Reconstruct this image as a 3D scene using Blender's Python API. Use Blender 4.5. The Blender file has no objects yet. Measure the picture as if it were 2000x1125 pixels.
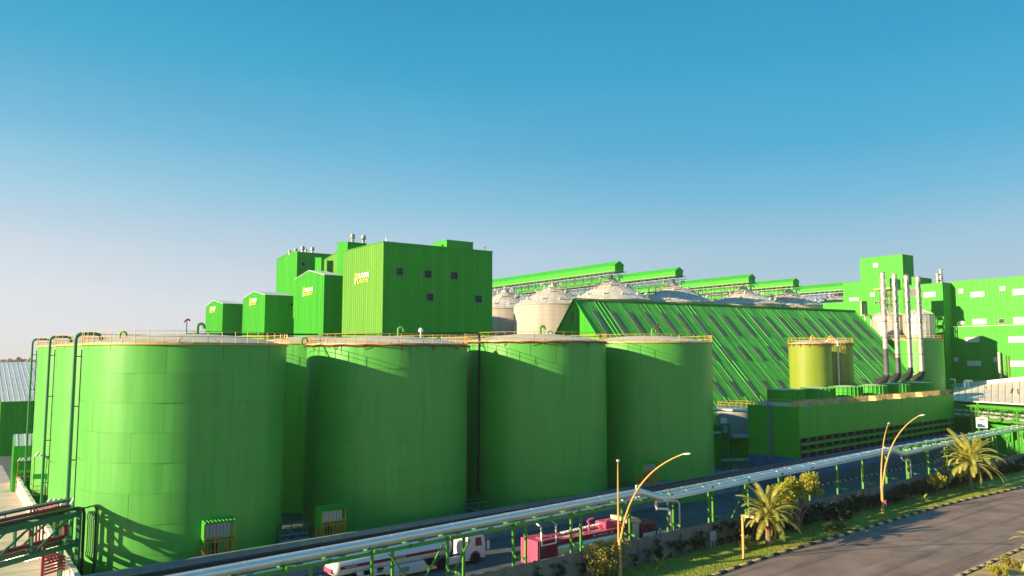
import bpy, math, random
from math import sin, cos, pi, radians, atan2, hypot, sqrt
random.seed(7)
SC = bpy.context.scene
# ------------------------------------------------------------------ camera, sky, sun, exposure
CAM_H = 21.0
FPX = 1500.0
PITCH = math.atan(134.5 / FPX)
CP, SP = cos(PITCH), sin(PITCH)
cam = bpy.data.objects.new('camera', bpy.data.cameras.new('camera'))
SC.collection.objects.link(cam)
cam.location = (0, 0, CAM_H)
cam.rotation_euler = (pi / 2 + PITCH, 0, 0)
cam.data.sensor_width = 36.0
cam.data.lens = 36.0 * FPX / 2000.0
cam.data.clip_end = 9000
cam.data.clip_start = 0.5
SC.camera = cam
SUN_AZ = radians(-114.5)      # measured from +Y towards +X
SUN_EL = radians(15.5)
world = bpy.data.worlds.new('World'); SC.world = world; world.use_nodes = True
wn, wl = world.node_tree.nodes, world.node_tree.links
wn.clear()
w_out = wn.new('ShaderNodeOutputWorld'); w_bg = wn.new('ShaderNodeBackground')
w_bg.inputs['Strength'].default_value = 0.1
w_sky = wn.new('ShaderNodeTexSky'); w_sky.sky_type = 'NISHITA'; w_sky.sun_disc = False
w_sky.sun_elevation = SUN_EL; w_sky.sun_rotation = SUN_AZ
w_sky.altitude = 50; w_sky.air_density = 1.0; w_sky.dust_density = 1.5; w_sky.ozone_density = 2.0
w_tc = wn.new('ShaderNodeTexCoord'); w_sep = wn.new('ShaderNodeSeparateXYZ')
wl.new(w_tc.outputs['Generated'], w_sep.inputs[0])
def srgb(r, g, b):
    f = lambda v: (v / 255 / 12.92) if v / 255 <= 0.04045 else ((v / 255 + 0.055) / 1.055) ** 2.4
    return (f(r), f(g), f(b))
def ramp(nt, stops, src):
    n = nt.nodes.new('ShaderNodeValToRGB'); e = n.color_ramp.elements
    while len(e) > 1: e.remove(e[-1])
    for i, (p, c) in enumerate(stops):
        el = e[0] if i == 0 else e.new(p)
        el.position = p; el.color = (*c, 1)
    nt.links.new(src, n.inputs[0]); return n
S = lambda d: max(0.0, sin(radians(d)))
sun_side = ramp(world.node_tree, [(0, srgb(228, 227, 230)), (S(3.7), srgb(221, 224, 230)), (S(7.5), srgb(200, 214, 226)), (S(11.3), srgb(158, 202, 224)), (S(15), srgb(118, 186, 216)), (S(20.5), srgb(70, 170, 206)),
                                  (S(26), srgb(50, 156, 197)), (S(50), srgb(34, 132, 182)), (1, srgb(28, 115, 170))], w_sep.outputs[2])
far_side = ramp(world.node_tree, [(0, srgb(176, 192, 204)), (S(4), srgb(172, 194, 208)), (S(7.5), srgb(156, 192, 213)), (S(11.3), srgb(110, 180, 212)), (S(15), srgb(74, 168, 206)), (S(20.5), srgb(52, 158, 200)),
                                  (S(26), srgb(44, 146, 190)), (S(50), srgb(32, 126, 176)), (1, srgb(28, 115, 170))], w_sep.outputs[2])
w_dot = wn.new('ShaderNodeVectorMath'); w_dot.operation = 'DOT_PRODUCT'
wl.new(w_tc.outputs['Generated'], w_dot.inputs[0]); w_dot.inputs[1].default_value = (sin(SUN_AZ), cos(SUN_AZ), 0)
w_map = wn.new('ShaderNodeMapRange'); wl.new(w_dot.outputs['Value'], w_map.inputs[0])
w_map.inputs[1].default_value = -0.72; w_map.inputs[2].default_value = 0.15
w_mix = wn.new('ShaderNodeMix'); w_mix.data_type = 'RGBA'
wl.new(w_map.outputs[0], w_mix.inputs[0]); wl.new(far_side.outputs[0], w_mix.inputs[6]); wl.new(sun_side.outputs[0], w_mix.inputs[7])
w_nz = wn.new('ShaderNodeTexNoise'); w_nz.inputs['Scale'].default_value = 3.0; w_nz.inputs['Detail'].default_value = 5
w_nm = wn.new('ShaderNodeMapping'); w_nm.inputs['Scale'].default_value = (1, 1, 3.5); wl.new(w_tc.outputs['Generated'], w_nm.inputs['Vector']); wl.new(w_nm.outputs[0], w_nz.inputs['Vector'])
w_nr = ramp(world.node_tree, [(0.3, (.955, .965, .975)), (0.7, (1.03, 1.02, 1.015))], w_nz.outputs['Fac'])
w_soft = wn.new('ShaderNodeMix'); w_soft.data_type = 'RGBA'; w_soft.blend_type = 'MULTIPLY'; w_soft.inputs[0].default_value = 1
wl.new(w_mix.outputs[2], w_soft.inputs[6]); wl.new(w_nr.outputs[0], w_soft.inputs[7])
w_gain = wn.new('ShaderNodeMix'); w_gain.data_type = 'RGBA'; w_gain.blend_type = 'MULTIPLY'; w_gain.inputs[0].default_value = 1
wl.new(w_soft.outputs[2], w_gain.inputs[6]); w_gain.inputs[7].default_value = (5.1, 5.1, 5.1, 1)
w_fin = wn.new('ShaderNodeMix'); w_fin.data_type = 'RGBA'; w_fin.inputs[0].default_value = 0.06
wl.new(w_gain.outputs[2], w_fin.inputs[6]); wl.new(w_sky.outputs[0], w_fin.inputs[7])
wl.new(w_fin.outputs[2], w_bg.inputs['Color']); wl.new(w_bg.outputs[0], w_out.inputs['Surface'])
sun_d = bpy.data.lights.new('sun', 'SUN'); sun_d.energy = 5.0; sun_d.angle = radians(0.5); sun_d.color = (1.0, 0.80, 0.50)
sun = bpy.data.objects.new('sun', sun_d); SC.collection.objects.link(sun)
sun.rotation_euler = (pi / 2 - SUN_EL, 0, -SUN_AZ + pi)
import mathutils
_d = mathutils.Vector((sin(SUN_AZ) * cos(SUN_EL), cos(SUN_AZ) * cos(SUN_EL), sin(SUN_EL)))
sun.rotation_euler = _d.to_track_quat('Z', 'Y').to_euler()
SC.view_settings.view_transform = 'Standard'; SC.view_settings.look = 'None'
SC.view_settings.exposure = 1.05; SC.view_settings.gamma = 1.0
SC.render.engine = 'CYCLES'
SC.cycles.max_bounces = 5; SC.cycles.diffuse_bounces = 3; SC.cycles.volume_bounces = 0
SC.cycles.use_denoising = True
# ------------------------------------------------------------------ helpers
def ray(px, py):
    u = (px - 1000) / FPX; v = (562.5 - py) / FPX
    return (u, CP - v * SP, SP + v * CP)
def rr(px, py):
    d = ray(px, py); return d[0] / d[1]
def P(px, py, z=0.0):                        # point at height z seen at that pixel
    d = ray(px, py); t = (z - CAM_H) / d[2]
    return (d[0] * t, d[1] * t, z)
def at_y(px, py, Y):
    d = ray(px, py); t = Y / d[1]
    return (d[0] * t, Y, CAM_H + d[2] * t)
def on_plane(px, py, o, n):                  # vertical plane through o (x,y), normal n
    d = ray(px, py); t = (o[0] * n[0] + o[1] * n[1]) / (d[0] * n[0] + d[1] * n[1])
    return (d[0] * t, d[1] * t, CAM_H + d[2] * t)
def solve_t(o, dr, r): return (r * o[1] - o[0]) / (dr[0] - r * dr[1])
RZA = radians(35.5)
A = (cos(RZA), sin(RZA)); B = (-sin(RZA), cos(RZA))     # A: right and away, B: left and away
XF = {}
def link(o): SC.collection.objects.link(o); return o
def props(o, label=None, cat=None, group=None, kind=None):
    if label: o['label'] = label
    if cat: o['category'] = cat
    if group: o['group'] = group
    if kind: o['kind'] = kind
    return o
def thing(name, label, cat, loc=(0, 0, 0), rz=0.0, group=None):
    o = link(bpy.data.objects.new(name, None)); o.empty_display_size = 0.5
    o.location = loc; o.rotation_euler = (0, 0, rz); XF[o.name] = (tuple(loc), rz)
    return props(o, label, cat, group)
class MB:
    def __init__(s): s.v = []; s.f = []
    def add(s, vs, fs):
        n = len(s.v); s.v += [tuple(p) for p in vs]; s.f += [tuple(i + n for i in f) for f in fs]; return s
    def box(s, c, d, rz=0.0):
        x, y, z = [k / 2 for k in d]; ca, sa = cos(rz), sin(rz)
        vs = [(c[0] + a * x * ca - b * y * sa, c[1] + a * x * sa + b * y * ca, c[2] + e * z) for e in (-1, 1) for a, b in ((-1, -1), (1, -1), (1, 1), (-1, 1))]
        return s.add(vs, [(3, 2, 1, 0), (4, 5, 6, 7), (0, 1, 5, 4), (1, 2, 6, 5), (2, 3, 7, 6), (3, 0, 4, 7)])
    def bb(s, x0, x1, y0, y1, z0, z1): return s.box(((x0 + x1) / 2, (y0 + y1) / 2, (z0 + z1) / 2), (x1 - x0, y1 - y0, z1 - z0))
    def cham(s, x0, x1, y0, y1, z0, z1, b):       # box with chamfered vertical and top edges
        pts = lambda i, z: [(x0 + i + b, y0 + i, z), (x1 - i - b, y0 + i, z), (x1 - i, y0 + i + b, z), (x1 - i, y1 - i - b, z), (x1 - i - b, y1 - i, z), (x0 + i + b, y1 - i, z), (x0 + i, y1 - i - b, z), (x0 + i, y0 + i + b, z)]
        vs = pts(0, z0) + pts(0, z1 - b) + pts(b, z1)
        fs = [tuple(range(7, -1, -1)), tuple(range(16, 24))]
        for k in (0, 8):
            for i in range(8): fs.append((k + i, k + (i + 1) % 8, k + 8 + (i + 1) % 8, k + 8 + i))
        return s.add(vs, fs)
    def bar(s, p, q, w, h=None):
        h = h or w; p = mathutils.Vector(p); q = mathutils.Vector(q); d = (q - p)
        if d.length < 1e-6: return s
        d.normalize(); up = mathutils.Vector((0, 0, 1)) if abs(d.z) < 0.98 else mathutils.Vector((1, 0, 0))
        a = d.cross(up).normalized() * w / 2; b = a.cross(d).normalized() * h / 2
        vs = [p - a - b, p + a - b, p + a + b, p - a + b, q - a - b, q + a - b, q + a + b, q - a + b]
        return s.add(vs, [(0, 1, 2, 3), (7, 6, 5, 4), (0, 4, 5, 1), (1, 5, 6, 2), (2, 6, 7, 3), (3, 7, 4, 0)])
    def tube(s, pts, r, n=8, cap=True, closed=False):
        pts = [mathutils.Vector(p) for p in pts]; m = len(pts); base = len(s.v); rs = r if isinstance(r, (list, tuple)) else [r] * m
        prev = None
        for i, p in enumerate(pts):
            if closed: d = pts[(i + 1) % m] - pts[i - 1]
            else: d = pts[min(i + 1, m - 1)] - pts[max(i - 1, 0)]
            d.normalize()
            if prev is None:
                up = mathutils.Vector((0, 0, 1)) if abs(d.z) < 0.9 else mathutils.Vector((1, 0, 0))
                a = d.cross(up).normalized()
            else: a = (prev - d * prev.dot(d)).normalized()
            prev = a; b = d.cross(a)
            for k in range(n):
                t = 2 * pi * k / n; s.v.append(tuple(p + (a * cos(t) + b * sin(t)) * rs[i]))
        for i in range(m if closed else m - 1):
            j = (i + 1) % m
            for k in range(n):
                k2 = (k + 1) % n
                s.f.append((base + i * n + k, base + i * n + k2, base + j * n + k2, base + j * n + k))
        if cap and not closed:
            s.f.append(tuple(base + k for k in range(n - 1, -1, -1))); s.f.append(tuple(base + (m - 1) * n + k for k in range(n)))
        return s
    def lathe(s, prof, n=32, c=(0, 0, 0), cap=True, a0=0, a1=2 * pi):
        full = abs(a1 - a0 - 2 * pi) < 1e-6; m = n if full else n + 1; base = len(s.v)
        for r, z in prof:
            for k in range(m):
                t = a0 + (a1 - a0) * k / n; s.v.append((c[0] + r * cos(t), c[1] + r * sin(t), c[2] + z))
        for i in range(len(prof) - 1):
            for k in range(n):
                k2 = (k + 1) % m if full else k + 1
                s.f.append((base + i * m + k, base + i * m + k2, base + (i + 1) * m + k2, base + (i + 1) * m + k))
        if cap and full:
            s.f.append(tuple(base + k for k in range(m - 1, -1, -1)))
            s.f.append(tuple(base + (len(prof) - 1) * m + k for k in range(m)))
        return s
    def mesh(s, name, m, smooth=False):
        me = bpy.data.meshes.new(name); me.from_pydata(s.v, [], s.f)
        if smooth:
            me.polygons.foreach_set('use_smooth', [True] * len(me.polygons))
            if smooth != 'all': me.set_sharp_from_angle(angle=radians(38))
        me.materials.append(m); me.update(); return me
    def build(s, name, m, parent=None, smooth=False, world=False, loc=(0, 0, 0), rz=0.0):
        if world and parent is not None:
            (lx, ly, lz), r = XF[root_name(parent)]; ca, sa = cos(-r), sin(-r)
            s.v = [((x - lx) * ca - (y - ly) * sa, (x - lx) * sa + (y - ly) * ca, z - lz) for x, y, z in s.v]
        return inst(name, s.mesh(name, m, smooth), parent, loc, rz)
ROOT = {}
def root_name(o):
    while o.name not in XF: o = o.parent
    return o.name
def inst(name, me, parent=None, loc=(0, 0, 0), rz=0.0, rot=None):
    o = link(bpy.data.objects.new(name, me)); o.location = loc; o.rotation_euler = rot or (0, 0, rz)
    if parent is not None: o.parent = parent
    return o
def copy_tree(o, parent=None, top=True):
    kids = KIDS.get(o.name) or [c for c in o.children]
    KIDS[o.name] = kids
    c = link(o.copy())
    if parent is not None: c.parent = parent
    if o.name in XF: XF[c.name] = XF[o.name]
    for ch in kids: copy_tree(ch, c, False)
    return c
KIDS = {}
def place(o, loc, rz=None):
    o.location = loc
    if rz is not None: o.rotation_euler = (0, 0, rz)
    XF[o.name] = (tuple(loc), o.rotation_euler[2]); return o
# ------------------------------------------------------------------ materials
def mat(name, col, rough=0.55, metal=0.0, var=0.08, scale=0.35, streak=0.0, bump=0.0, bscale=20, objvar=0.0, col2=None, dirt=None, spec=0.5):
    m = bpy.data.materials.new(name); m.use_nodes = True; nt = m.node_tree; n, l = nt.nodes, nt.links
    b = n['Principled BSDF']; b.inputs['Roughness'].default_value = rough; b.inputs['Metallic'].default_value = metal
    b.inputs['Specular IOR Level'].default_value = spec
    tc = n.new('ShaderNodeNewGeometry'); mp = n.new('ShaderNodeMapping'); l.new(tc.outputs['Position'], mp.inputs['Vector'])
    if streak: mp.inputs['Scale'].default_value = (1, 1, 0.05)
    nz = n.new('ShaderNodeTexNoise'); nz.inputs['Scale'].default_value = scale; nz.inputs['Detail'].default_value = 6; nz.inputs['Roughness'].default_value = 0.62
    l.new(mp.outputs[0], nz.inputs['Vector'])
    c2 = col2 or tuple(k * (1 - 2.2 * var) for k in col); c1 = tuple(min(1, k * (1 + var)) for k in col)
    r = ramp(nt, [(0.3, c2), (0.7, c1)], nz.outputs['Fac'])
    out = r.outputs[0]
    if objvar:
        oi = n.new('ShaderNodeObjectInfo'); hs = n.new('ShaderNodeHueSaturation')
        mr = n.new('ShaderNodeMapRange'); l.new(oi.outputs['Random'], mr.inputs[0]); mr.inputs[3].default_value = 1 - objvar; mr.inputs[4].default_value = 1 + objvar
        l.new(mr.outputs[0], hs.inputs['Value']); l.new(out, hs.inputs['Color']); out = hs.outputs[0]
    if dirt:
        mp2 = n.new('ShaderNodeMapping'); l.new(tc.outputs['Position'], mp2.inputs['Vector']); mp2.inputs['Scale'].default_value = (1, 1, dirt[3] if len(dirt) > 3 else 0.06)
        n2 = n.new('ShaderNodeTexNoise'); n2.inputs['Scale'].default_value = dirt[1]; n2.inputs['Detail'].default_value = 5; l.new(mp2.outputs[0], n2.inputs['Vector'])
        r2 = ramp(nt, [(0.52, (0, 0, 0)), (0.75, (dirt[2],) * 3)], n2.outputs['Fac'])
        mx = n.new('ShaderNodeMix'); mx.data_type = 'RGBA'; l.new(r2.outputs[0], mx.inputs[0]); l.new(out, mx.inputs[6]); mx.inputs[7].default_value = (*dirt[0], 1); out = mx.outputs[2]
    l.new(out, b.inputs['Base Color'])
    rm = n.new('ShaderNodeMapRange'); l.new(nz.outputs['Fac'], rm.inputs[0]); rm.inputs[3].default_value = max(0, rough - 0.1); rm.inputs[4].default_value = min(1, rough + 0.1)
    l.new(rm.outputs[0], b.inputs['Roughness'])
    if bump:
        nb = n.new('ShaderNodeTexNoise'); nb.inputs['Scale'].default_value = bscale; nb.inputs['Detail'].default_value = 5; l.new(tc.outputs['Position'], nb.inputs['Vector'])
        bp = n.new('ShaderNodeBump'); bp.inputs['Strength'].default_value = bump; bp.inputs['Distance'].default_value = 0.05
        l.new(nb.outputs['Fac'], bp.inputs['Height']); l.new(bp.outputs[0], b.inputs['Normal'])
    return m
M = {}
M['tank'] = mat('tank_green_paint', (0.095, 0.405, 0.060), 0.40, var=0.045, scale=1.1, streak=1, bump=0.06, bscale=0.8, dirt=((0.05, 0.26, 0.04), 1.9, 0.35), spec=0.45, objvar=0.03)
M['tank2'] = mat('tank_lime_paint', (0.24, 0.32, 0.03), 0.5, var=0.05, streak=1, dirt=((0.25, 0.22, 0.04), 1.2, 0.4), spec=0.35)
M['clad'] = mat('green_cladding', (0.050, 0.39, 0.024), 0.5, var=0.06, scale=0.5, streak=1, objvar=0.05, dirt=((0.045, 0.30, 0.03), 1.0, 0.35), spec=0.3)
M['clad_pale'] = mat('pale_sunlit_side_cladding', (0.135, 0.36, 0.045), 0.55, var=0.05, scale=0.8, streak=1, objvar=0.03, dirt=((0.11, 0.28, 0.045), 1.4, 0.5), spec=0.3)  # paler paint for sunlit walls only; lit-shade contrast partly put into the colour
M['clad_dark'] = mat('green_cladding_deep', (0.085, 0.42, 0.045), 0.55, var=0.05, streak=1, objvar=0.05, dirt=((0.05, 0.26, 0.04), 1.0, 0.35), spec=0.25)
M['roofgreen'] = mat('green_roof_sheet', (0.075, 0.40, 0.045), 0.5, var=0.12, scale=0.5, objvar=0.16, dirt=((0.08, 0.18, 0.07), 0.35, 0.5, 0.2), spec=0.3)
M['steelgreen'] = mat('green_painted_steel', (0.08, 0.30, 0.028), 0.45, var=0.08, dirt=((0.12, 0.2, 0.05), 1.5, 0.4, 1))
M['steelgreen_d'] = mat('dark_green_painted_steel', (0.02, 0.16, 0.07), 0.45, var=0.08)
M['skylight'] = mat('grey_translucent_sheet', (0.13, 0.15, 0.12), 0.6, var=0.15, scale=1.2, objvar=0.1)
M['yellow'] = mat('yellow_rail_paint', (0.66, 0.42, 0.10), 0.5, var=0.1, scale=1.5, dirt=((0.35, 0.12, 0.05), 1.4, 0.5, 1))
M['orange'] = mat('orange_yellow_steel', (0.62, 0.30, 0.04), 0.5, var=0.1, scale=1.5)
M['maroon'] = mat('maroon_pipe_paint', (0.30, 0.02, 0.05), 0.45, var=0.1)
M['red'] = mat('magenta_truck_paint', (0.60, 0.09, 0.18), 0.35, var=0.05)
M['redside'] = mat('maroon_truck_paint', (0.30, 0.012, 0.045), 0.3, var=0.05)
M['dome'] = mat('pale_roof_plate', (0.72, 0.64, 0.50), 0.6, var=0.1, scale=0.5, dirt=((0.3, 0.24, 0.17), 0.5, 0.5, 1))
M['silo'] = mat('silo_wall', (0.48, 0.43, 0.37), 0.7, var=0.1, scale=0.6, streak=1, dirt=((0.28, 0.22, 0.16), 0.8, 0.4))
M['cone'] = mat('silo_cone_sheet', (0.60, 0.56, 0.52), 0.6, var=0.1, scale=0.4, dirt=((0.42, 0.34, 0.26), 0.5, 0.55, 1))
M['galv'] = mat('galvanised_sheet', (0.56, 0.52, 0.46), 0.45, metal=0.25, var=0.12, scale=1.0, objvar=0.15)
M['silver'] = mat('aluminium_pipe_jacket', (0.84, 0.80, 0.76), 0.36, metal=0.6, var=0.03, scale=0.4)
M['stack'] = mat('stack_steel', (0.62, 0.53, 0.46), 0.4, metal=0.3, var=0.15, scale=0.8, dirt=((0.36, 0.20, 0.12), 0.7, 0.55, 0.4))
M['soot'] = mat('sooty_black_steel', (0.03, 0.03, 0.032), 0.7, var=0.2)
M['soot2'] = mat('grey_stack_base', (0.10, 0.11, 0.12), 0.6, var=0.2)
M['black'] = mat('black_pipe', (0.02, 0.02, 0.022), 0.45, var=0.1)
M['rubber'] = mat('tyre_rubber', (0.018, 0.018, 0.018), 0.85, var=0.2)
M['dark'] = mat('dark_opening', (0.008, 0.009, 0.009), 0.7, var=0.1)
M['glass'] = mat('window_glass', (0.03, 0.05, 0.06), 0.08, var=0.05, spec=0.8)
M['white'] = mat('white_paint', (0.78, 0.78, 0.76), 0.4, var=0.04)
M['whitewin'] = mat('white_window_sheet', (0.78, 0.76, 0.70), 0.5, var=0.06, scale=2)
M['gold'] = mat('gold_letter', (0.85, 0.62, 0.12), 0.45, var=0.03)
M['conc'] = mat('boundary_wall_concrete', (0.22, 0.19, 0.17), 0.85, var=0.12, scale=0.9, bump=0.3, bscale=6, objvar=0.06, dirt=((0.11, 0.10, 0.09), 1.1, 0.5, 0.15))
M['bund'] = mat('bund_wall_render', (0.19, 0.27, 0.28), 0.8, var=0.08, scale=0.7, objvar=0.04, dirt=((0.09, 0.12, 0.12), 0.8, 0.4, 0.1))
M['blue'] = mat('blue_basin_wall', (0.03, 0.15, 0.33), 0.6, var=0.08, scale=0.7, dirt=((0.02, 0.06, 0.12), 0.8, 0.4, 0.1))
M['whitewall'] = mat('white_perimeter_render', (0.72, 0.66, 0.58), 0.8, var=0.06, objvar=0.04, dirt=((0.45, 0.36, 0.28), 0.9, 0.5, 0.1))
M['kerby'] = mat('kerb_ochre', (0.80, 0.48, 0.16), 0.8, var=0.15, scale=3, objvar=0.15)
M['kerbb'] = mat('kerb_black', (0.035, 0.04, 0.045), 0.8, var=0.2, scale=3, objvar=0.2)
M['asphalt'] = mat('road_asphalt', (0.28, 0.195, 0.158), 0.85, var=0.16, scale=0.22, bump=0.25, bscale=14, dirt=((0.38, 0.265, 0.21), 0.12, 0.6, 1))
M['yard'] = mat('yard_paving', (0.11, 0.135, 0.145), 0.85, var=0.18, scale=0.3, bump=0.15, bscale=6, dirt=((0.06, 0.07, 0.075), 0.25, 0.6, 1))
M['pale'] = mat('pale_concrete_apron', (0.55, 0.47, 0.37), 0.85, var=0.12, scale=0.4, bump=0.1, bscale=4, dirt=((0.35, 0.28, 0.2), 0.5, 0.5, 1))
M['paint'] = mat('road_marking', (0.62, 0.55, 0.42), 0.7, var=0.2, scale=3)
M['paintf'] = mat('worn_edge_line', (0.20, 0.165, 0.13), 0.8, var=0.3, scale=2)
M['lanepaint'] = mat('worn_lane_marking', (0.42, 0.34, 0.28), 0.8, var=0.3, scale=3)
M['lamp'] = mat('lamp_ochre_paint', (0.66, 0.38, 0.11), 0.45, var=0.08, scale=1.5, dirt=((0.4, 0.2, 0.06), 2, 0.4, 1))
M['soil'] = mat('earth', (0.24, 0.19, 0.12), 0.95, var=0.2, scale=0.05, col2=(0.10, 0.12, 0.05))
M['hallroof'] = mat('hall_roof_sheet', (0.82, 0.70, 0.58), 0.6, var=0.08, scale=0.4, objvar=0.06, dirt=((0.42, 0.32, 0.24), 0.4, 0.6, 1))
M['whiteroof'] = mat('white_roof_sheet', (0.66, 0.66, 0.64), 0.5, var=0.06, scale=0.3, objvar=0.05)
M['bark'] = mat('bark', (0.24, 0.16, 0.10), 0.9, var=0.25, scale=3, bump=0.5, bscale=10)
M['palmbark'] = mat('palm_bark', (0.34, 0.21, 0.13), 0.9, var=0.3, scale=4, bump=0.6, bscale=9)
M['greybox'] = mat('grey_cabinet', (0.36, 0.36, 0.35), 0.6)
M['cream'] = mat('cream_fibreglass', (0.66, 0.55, 0.38), 0.5)
M['tan'] = mat('concrete_pier', (0.20, 0.12, 0.09), 0.85, var=0.12, scale=1.2)
M['hood'] = mat('yellow_hood', (0.68, 0.42, 0.14), 0.55, var=0.1, scale=1.0, dirt=((0.4, 0.22, 0.1), 1.0, 0.4, 1))
def asphalt_tracks(m, ang):        # tyre tracks and patches running along the road
    nt = m.node_tree; n, l = nt.nodes, nt.links; b = n['Principled BSDF']; src = b.inputs['Base Color'].links[0].from_socket
    g = n.new('ShaderNodeNewGeometry'); mp = n.new('ShaderNodeMapping'); mp.vector_type = 'POINT'; mp.inputs['Rotation'].default_value = (0, 0, -ang)
    l.new(g.outputs['Position'], mp.inputs['Vector']); m2 = n.new('ShaderNodeMapping'); m2.inputs['Scale'].default_value = (.03, .75, 1); l.new(mp.outputs[0], m2.inputs['Vector'])
    nz = n.new('ShaderNodeTexNoise'); nz.inputs['Scale'].default_value = 1.0; nz.inputs['Detail'].default_value = 5; l.new(m2.outputs[0], nz.inputs['Vector'])
    r = ramp(nt, [(.3, (.52, .52, .55)), (.5, (1, 1, 1)), (.72, (1.0, .97, .93))], nz.outputs['Fac'])
    v = n.new('ShaderNodeTexVoronoi'); v.feature = 'DISTANCE_TO_EDGE'; v.inputs['Scale'].default_value = .22; l.new(g.outputs['Position'], v.inputs['Vector'])
    r2 = ramp(nt, [(0, (.55, .55, .55)), (.012, (1, 1, 1))], v.outputs['Distance'])
    a = n.new('ShaderNodeMix'); a.data_type = 'RGBA'; a.blend_type = 'MULTIPLY'; a.inputs[0].default_value = 1; l.new(src, a.inputs[6]); l.new(r.outputs[0], a.inputs[7])
    c = n.new('ShaderNodeMix'); c.data_type = 'RGBA'; c.blend_type = 'MULTIPLY'; c.inputs[0].default_value = .5; l.new(a.outputs[2], c.inputs[6]); l.new(r2.outputs[0], c.inputs[7]); l.new(c.outputs[2], b.inputs['Base Color'])
asphalt_tracks(M['asphalt'], radians(39.1))
def leafmat(name, c1, c2, tr=0.3):
    m = bpy.data.materials.new(name); m.use_nodes = True; nt = m.node_tree; n, l = nt.nodes, nt.links
    b = n['Principled BSDF']; b.inputs['Roughness'].default_value = 0.55; b.inputs['Specular IOR Level'].default_value = 0.3
    g = n.new('ShaderNodeNewGeometry'); nz = n.new('ShaderNodeTexNoise'); nz.inputs['Scale'].default_value = 2.2; nz.inputs['Detail'].default_value = 4
    l.new(g.outputs['Position'], nz.inputs['Vector']); r = ramp(nt, [(0.35, c1), (0.65, c2)], nz.outputs['Fac'])
    l.new(r.outputs[0], b.inputs['Base Color'])
    t = n.new('ShaderNodeBsdfTranslucent'); l.new(r.outputs[0], t.inputs['Color']); mx = n.new('ShaderNodeMixShader'); mx.inputs[0].default_value = tr
    l.new(b.outputs[0], mx.inputs[1]); l.new(t.outputs[0], mx.inputs[2]); l.new(mx.outputs[0], n['Material Output'].inputs['Surface']); return m
M['palmleaf'] = leafmat('palm_leaflets', (0.30, 0.33, 0.05), (0.56, 0.50, 0.12))
M['leafy'] = leafmat('yellow_green_leaves', (0.30, 0.32, 0.03), (0.58, 0.50, 0.06))
M['leafdry'] = leafmat('olive_leaves', (0.24, 0.21, 0.04), (0.52, 0.42, 0.10))
M['leafdark'] = leafmat('dark_leaves', (0.025, 0.05, 0.015), (0.07, 0.10, 0.03), 0.15)
M['farleaf'] = leafmat('far_leaves', (0.07, 0.08, 0.05), (0.12, 0.13, 0.08), 0.1)
M['grassm'] = leafmat('grass_blades', (0.17, 0.26, 0.02), (0.38, 0.42, 0.06), 0.2)
M['turf'] = mat('turf', (0.28, 0.33, 0.035), 0.95, var=0.25, scale=0.5, bump=0.6, bscale=14, dirt=((0.42, 0.30, 0.14), 0.30, 0.75, 1))
M['rust'] = mat('rust_run', (0.20, 0.15, 0.035), 0.7, var=0.3, scale=2)
M['dryturf'] = mat('dry_planting_bed', (0.52, 0.38, 0.17), 0.95, var=0.25, scale=0.8, bump=0.6, bscale=12, dirt=((0.25, 0.28, 0.05), 0.6, 0.8, 1))
# ------------------------------------------------------------------ ground, road, verge
W0 = P(1100, 1085, 2.6)[:2]; W1 = P(2000, 886, 2.6)[:2]
RZW = atan2(W1[1] - W0[1], W1[0] - W0[0]); DW = (cos(RZW), sin(RZW)); NW = (-sin(RZW), cos(RZW))
def W(s, o, z=0.0): return (W0[0] + DW[0] * s + NW[0] * o, W0[1] + DW[1] * s + NW[1] * o, z)
def w_of(p): dx, dy = p[0] - W0[0], p[1] - W0[1]; return (dx * DW[0] + dy * DW[1], dx * NW[0] + dy * NW[1])
def sheet(name, pts, z, m, kind='structure'):
    b = MB(); b.add([(x, y, z) for x, y in pts], [tuple(range(len(pts)))]); return props(b.build(name, m), kind=kind)
def strip(name, l, r, z, m, kind='structure'):
    b = MB(); n = len(l); b.add([(p[0], p[1], z) for p in l] + [(p[0], p[1], z) for p in r], [(i, n + i, n + i + 1, i + 1) for i in range(n - 1)])
    return props(b.build(name, m), kind=kind)
sheet('ground', [(-4000, -300), (4000, -300), (4000, 6000), (-4000, 6000)], 0.0, M['soil'])
sheet('yard_paving', [W(-60, 0)[:2], W(190, 0)[:2], W(190, 240)[:2], W(-35, 150)[:2], W(-60, 60)[:2]], 0.004, M['yard'])
kp = [w_of(P(*q)) for q in ((1397, 1125), (1450, 1103), (1578, 1065), (1700, 1030), (1850, 985), (2000, 952))]
kp = [(kp[0][0] - 60, kp[0][1] - 4), (kp[0][0] - 25, kp[0][1] - 2)] + kp + [(kp[-1][0] + 40, kp[-1][1] + 2.0), (kp[-1][0] + 110, kp[-1][1] + 9)]
def lerp_path(pts, s):
    for (a, b), (c, d) in zip(pts, pts[1:]):
        if s <= c: return b + (d - b) * (s - a) / (c - a)
    return pts[-1][1]
def kerb_o(s): return sum(lerp_path(kp, s + k) for k in (-8, -4, 0, 4, 8)) / 5
ss = [kp[0][0] + i * 3.0 for i in range(int((kp[-1][0] - kp[0][0]) / 3))]
f0 = w_of(P(1880, 1125)); f1 = w_of(P(2000, 1080))
ROADW = kerb_o(f0[0]) - f0[1]
KA = [W(s, kerb_o(s)) for s in ss]; KB = [W(s, kerb_o(s) - ROADW) for s in ss]
strip('road', KA, KB, 0.006, M['asphalt'])
strip('verge_turf', [W(s, -0.25) for s in ss], [W(s, kerb_o(s) + 0.3) for s in ss], 0.10, M['turf'])
strip('median_turf', [W(s, kerb_o(s) - ROADW - 0.3) for s in ss], [W(s, kerb_o(s) - ROADW - 26) for s in ss], 0.10, M['dryturf'])
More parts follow.
